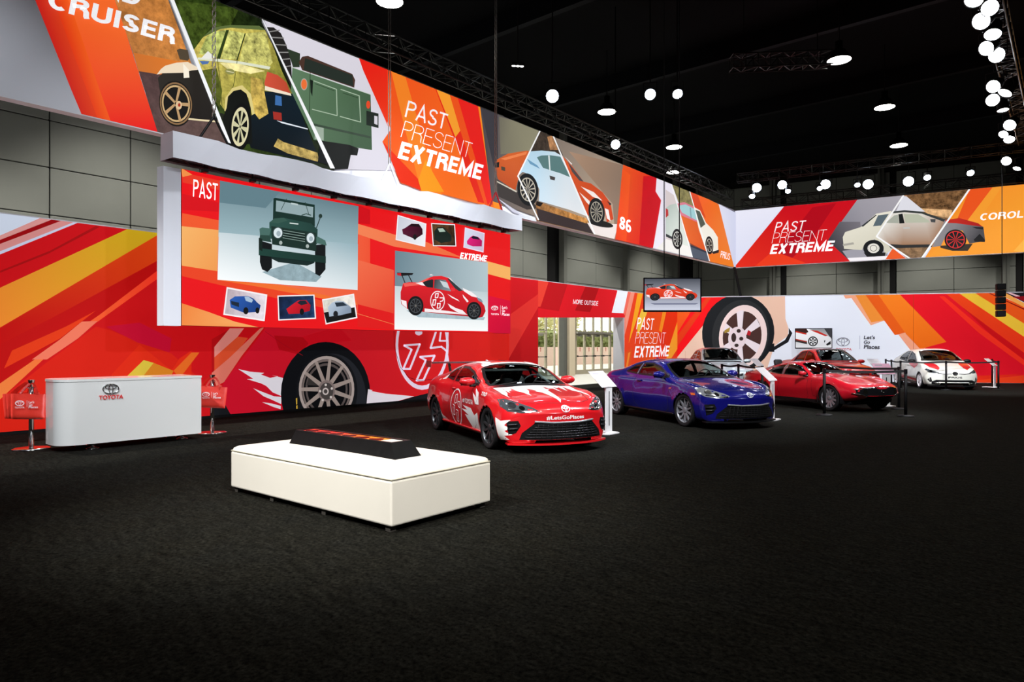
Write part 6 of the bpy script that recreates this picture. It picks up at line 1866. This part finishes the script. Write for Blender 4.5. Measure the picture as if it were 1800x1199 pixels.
gt.mirror(2.55, .72, .83, M_RED2, .8)
gt.cabin(.9, 2.66, .36, .80, .55)
gt.wheels((12, .030, .022, 0), M_RIMS, .705, .185)
gt.finish()
# ---- saloons at the back
SSE = [
 (0.02, -.15, [(.5, .4), (.7, .42), (.78, .5), (.79, .65), (.76, .85), (.7, .95), (.5, .99), (.25, 1.0), (0, 1.0)]),
 (0.15, -.1, [(.5, .25), (.72, .27), (.81, .4), (.83, .62), (.79, .88), (.72, .98), (.52, 1.03), (.27, 1.045), (0, 1.05)]),
 (0.70, 0, [(.5, .2), (.74, .2), (.82, .4), (.845, .62), (.81, .87), (.74, .965), (.59, 1.05), (.37, 1.075), (0, 1.085)]),
 (1.05, 0, [(.75, .955), (.64, 1.13), (.51, 1.215), (0, 1.25)]),
 (1.50, 0, [(.755, .95), (.66, 1.2), (.54, 1.385), (0, 1.43)]),
 (2.00, 0, [(.755, .94), (.665, 1.2), (.55, 1.41), (0, 1.475)]),
 (2.40, 0, [(.76, .93), (.68, 1.17), (.565, 1.38), (0, 1.445)]),
 (2.75, 0, [(.765, .92), (.71, 1.07), (.62, 1.21), (0, 1.28)]),
 (3.08, 0, [(.77, .91), (.73, .97), (.655, 1.02), (0, 1.065)]),
 (3.25, 0, [(.765, .895), (.69, .935), (.5, .955), (0, .975)]),
 (3.60, 0, [(.5, .18), (.76, .18), (.82, .38), (.845, .6), (.81, .80), (.74, .862), (.6, .883), (.38, .9), (0, .915)]),
 (4.00, .08, [(.5, .19), (.74, .19), (.81, .36), (.835, .55), (.79, .72), (.71, .79), (.56, .81), (.35, .825), (0, .84)]),
 (4.25, .16, [(.48, .2), (.7, .21), (.79, .33), (.81, .5), (.76, .66), (.68, .72), (.52, .74), (.3, .75), (0, .76)]),
 (4.38, .22, [(.46, .22), (.66, .23), (.75, .33), (.77, .48), (.72, .6), (.64, .65), (.48, .67), (.26, .675), (0, .68)]),
 (4.42, .24, [(.44, .3), (.63, .31), (.71, .36), (.73, .46), (.69, .55), (.61, .59), (.46, .6), (.25, .605), (0, .61)])]
def saloon(label, loc, rz, paint, rimm, zs=1.0):
    c = Car(label, loc, math.radians(rz), SSE, paint, (.9, 3.5), .305, .34, zs=zs)
    def q(P): return [(x, z*zs) for x, z in P]
    for v in 'RL':
        c.window(v, q([(2.02, .965), (2.92, .955), (2.86, 1.0), (2.50, 1.27), (2.06, 1.365)]), M_GLASSD, 'front_side_window')
        c.window(v, q([(1.16, .985), (1.94, .968), (1.96, 1.365), (1.62, 1.33), (1.32, 1.20)]), M_GLASSD, 'rear_side_window')
        c.strip(v, q([(3.02, .86), (2.98, .34), (2.9, .24), (2.06, .24), (1.99, .5), (1.99, .94)]), .006, M_SEAM, 'door_gap'); c.strip(v, q([(1.99, .24), (1.25, .3), (1.12, .6), (1.10, .94)]), .006, M_SEAM, 'door_gap')
        for x in (1.25, 2.12): c.strip(v, q([(x, .83), (x+.17, .835)]), .03, paint, 'door_handle', .01, raised=.012)
        c.faces(v, q([(.03, .9), (.25, .92), (.28, .78), (.04, .76)]), M_TAIL, 'tail_light')
    c.window('T', [(3.04, -.64), (3.10, -.3), (3.11, 0), (3.10, .3), (3.04, .64), (2.72, .575), (2.44, .51), (2.39, .25), (2.38, 0), (2.39, -.25), (2.44, -.51), (2.72, -.575)], M_GLASS, 'windshield', ring=.02, inn=.03)
    c.window('T', [(.76, -.46), (.74, 0), (.76, .46), (1.36, .48), (1.42, 0), (1.36, -.48)], M_GLASSD, 'rear_window')
    for sy in (-1, 1):
        h = c.faces('F', q([(sy*.36, .60), (sy*.40, .69), (sy*.66, .735), (sy*.79, .70), (sy*.79, .585), (sy*.66, .565)]), M_LAMP, 'headlight', .004)
        for y in (.5, .65):
            n = 14; c.faces('F', q([(sy*(y+.05*math.cos(6.283*i/n)), .645+.045*math.sin(6.283*i/n)) for i in range(n)]), M_LAMPC, 'projector_lens', .009, parent=h)
        c.strip('T', [(3.28, sy*.66), (3.8, sy*.60), (4.2, sy*.42)], .006, M_SEAM, 'hood_gap'); c.strip('T', [(3.09, sy*.5-.02), (3.02, sy*.08)], .014, M_TRIM, 'wiper', .016, raised=.012)
    g = c.faces('F', q([(-.30, .64), (.30, .64), (.26, .55), (-.26, .55)]), M_TRIM, 'grille', .004)
    for z in (.575, .60, .62): c.strip('F', q([(-.27, z), (.27, z)]), .008, M_CHROME, 'grille_bar', .01, parent=g)
    c.faces('F', q([(-.5, .42), (.5, .42), (.56, .27), (-.56, .27)]), M_TRIM, 'lower_grille', .004)
    c.rings('F', 0, .665*zs, .13, M_CHROME)
    c.strip('T', [(3.17, -.6), (3.2, 0), (3.17, .6)], .06, M_TRIM, 'cowl', .002)
    c.mirror(2.88, .80, .98*zs, paint); c.cabin(.9, 3.05, .40, .94, .62)
    c.wheels((7, .035, .03, 0), rimm, .74, .19); c.finish(); return c
saloon('red sedan behind the low red classic car, before the white wall', (-8.48, 28.1), -47, M_RED3, M_RIMS)
saloon('silver sedan far behind the blue coupe under the giant wheel picture', (-11.44, 25.69), -52, M_SILV, M_RIMS, 1.02)
# ---- white and red hatchback
SPR = [
 (0.02, -.2, [(.5, .4), (.72, .42), (.79, .5), (.80, .65), (.77, .85), (.72, .98), (.55, 1.06), (.28, 1.08), (0, 1.085)]),
 (0.15, -.14, [(.5, .25), (.74, .27), (.82, .42), (.84, .65), (.80, .9), (.74, 1.02), (.6, 1.12), (.3, 1.14), (0, 1.15)]),
 (0.60, 0, [(.5, .2), (.76, .2), (.845, .4), (.868, .65), (.83, .9), (.765, 1.0), (.67, 1.15), (.51, 1.24), (0, 1.28)]),
 (1.10, 0, [(.5, .18), (.76, .18), (.835, .38), (.862, .62), (.82, .88), (.768, .98), (.685, 1.2), (.55, 1.345), (0, 1.39)]),
 (1.70, 0, [(.77, .95), (.69, 1.2), (.56, 1.405), (0, 1.455)]),
 (2.10, 0, [(.77, .93), (.70, 1.18), (.57, 1.405), (0, 1.465)]),
 (2.50, 0, [(.775, .92), (.71, 1.13), (.59, 1.35), (0, 1.425)]),
 (2.90, 0, [(.78, .91), (.735, 1.05), (.645, 1.19), (0, 1.285)]),
 (3.30, 0, [(.79, .90), (.75, .97), (.68, 1.01), (0, 1.085)]),
 (3.52, 0, [(.79, .885), (.71, .925), (.52, .945), (0, .98)]),
 (3.75, .02, [(.5, .17), (.77, .17), (.835, .35), (.86, .56), (.825, .775), (.765, .85), (.62, .877), (.4, .893), (0, .91)]),
 (4.10, .10, [(.5, .17), (.76, .17), (.83, .33), (.85, .5), (.80, .69), (.72, .765), (.58, .785), (.35, .80), (0, .815)]),
 (4.35, .22, [(.48, .17), (.74, .17), (.81, .3), (.83, .46), (.77, .62), (.69, .68), (.54, .69), (.3, .705), (0, .715)]),
 (4.50, .32, [(.46, .18), (.68, .19), (.76, .28), (.78, .42), (.73, .54), (.66, .59), (.5, .6), (.28, .61), (0, .615)]),
 (4.54, .35, [(.44, .25), (.65, .26), (.72, .32), (.74, .40), (.70, .48), (.63, .52), (.47, .53), (.25, .535), (0, .54)])]
hb = Car('white hatchback with red panels and white wheels, at the far right', (-5.23, 32.55), math.radians(-64), SPR, M_WCAR, (.89, 3.59), .31, .335)
for v in 'RL':
    hb.window(v, [(2.0, .965), (3.10, .94), (3.02, .985), (2.55, 1.24), (2.05, 1.36)], M_GLASSD, 'front_side_window')
    hb.window(v, [(.95, 1.06), (1.92, .97), (1.96, 1.365), (1.55, 1.34), (1.15, 1.22)], M_GLASSD, 'rear_side_window')
    hb.strip(v, [(3.16, .86), (3.08, .34), (2.98, .24), (2.04, .24), (1.97, .5), (1.97, .94)], .006, M_SEAM, 'door_gap'); hb.strip(v, [(1.97, .24), (1.3, .3), (1.14, .6), (1.06, 1.0)], .006, M_SEAM, 'door_gap')
    hb.faces(v, [(1.30, .34), (3.20, .24), (3.20, .33), (1.30, .46)], M_LIVR, 'red_side_stripe', .004)
    hb.faces(v, [(1.30, .25), (3.20, .20), (3.20, .235), (1.30, .33)], M_TRIM, 'black_side_stripe', .0035)
    hb.faces(v, [(1.95, .955), (3.15, .93), (3.30, .88), (2.95, .72)], M_LIVR, 'red_belt_panel', .0035)
    hb.text(v, 'PRIUS', (2.2, .255) if v == 'R' else (3.05, .25), (3.05, .225) if v == 'R' else (2.2, .28), .06, M_LIV, wt=.035)
    hb.strip(v, [(1.25, .86), (1.42, .865)], .03, M_WCAR, 'door_handle', .01, raised=.012); hb.strip(v, [(2.15, .84), (2.32, .845)], .03, M_WCAR, 'door_handle', .01, raised=.012)
hb.window('T', [(3.30, -.65), (3.40, -.3), (3.42, 0), (3.40, .3), (3.30, .65), (2.90, .59), (2.56, .53), (2.50, .27), (2.49, 0), (2.50, -.27), (2.56, -.53), (2.90, -.59)], M_GLASSD, 'windshield', ring=.02, inn=.03)
hb.faces('T', [(2.50, -.48), (2.50, .48), (2.60, .50), (2.60, -.50)], M_LIV, 'sun_strip', .005)
hb.window('T', [(.35, -.5), (.33, 0), (.35, .5), (.98, .5), (1.05, 0), (.98, -.5)], M_GLASSD, 'rear_window')
for sy in (-1, 1):
    hb.faces('T', [(3.56, sy*.70), (3.56, sy*.42), (3.85, sy*.36), (4.20, sy*.38), (4.30, sy*.46), (4.02, sy*.66)], M_LIVR, 'red_hood_panel', .004)
    h = hb.faces('F', [(sy*.46, .60), (sy*.60, .665), (sy*.76, .74), (sy*.80, .70), (sy*.74, .60), (sy*.62, .585)], M_LAMP, 'headlight', .005)
    n = 12; hb.faces('F', [(sy*(.68+.035*math.cos(6.283*i/n)), .65+.035*math.sin(6.283*i/n)) for i in range(n)], M_LAMPC, 'projector_lens', .009, parent=h)
    hb.faces('F', [(sy*.70, .45), (sy*.79, .36), (sy*.72, .26), (sy*.67, .30)], M_TRIM, 'fog_recess', .004)
    hb.strip('F', [(sy*.10, .57), (sy*.30, .555), (sy*.52, .585)], .026, M_TRIM, 'upper_grille', .006)
    hb.strip('T', [(3.38, sy*.5-.02), (3.3, sy*.1)], .014, M_TRIM, 'wiper', .016, raised=.012)
hb.faces('F', [(-.56, .35), (.56, .35), (.69, .29), (.68, .195), (-.68, .195), (-.69, .29)], M_TRIM, 'lower_grille', .004)
n = 20; hb.faces('F', [(.09*math.cos(6.283*i/n), .575+.06*math.sin(6.283*i/n)) for i in range(n)], M_BLACKG, 'badge_disc', .006); hb.rings('F', 0, .575, .14, M_CHROME, 'emblem', .011)
hb.text('F', 'PRIUS', (-.22, .41), (.22, .41), .06, M_TRIM, wt=.035)
hb.strip('T', [(3.47, -.6), (3.50, 0), (3.47, .6)], .06, M_TRIM, 'cowl', .002)
hb.mirror(3.02, .82, .97, M_TRIM); hb.cabin(.9, 3.32, .40, .94, .62)
bm = bmesh.new(); ys = [-.78+.1*i for i in range(16)]+[.78]; out = [(4.54-.33*abs(y/.85)**2.5+.03, y) for y in ys]; prism(bm, out+[(p[0]-.2, p[1]*.96) for p in out][::-1], .12, .15); bm_obj('front_splitter', bm, M_TRIM, hb.root)
hb.wheels((6, .05, .035, 0), M_RIMW, .762, .21)
hb.finish()
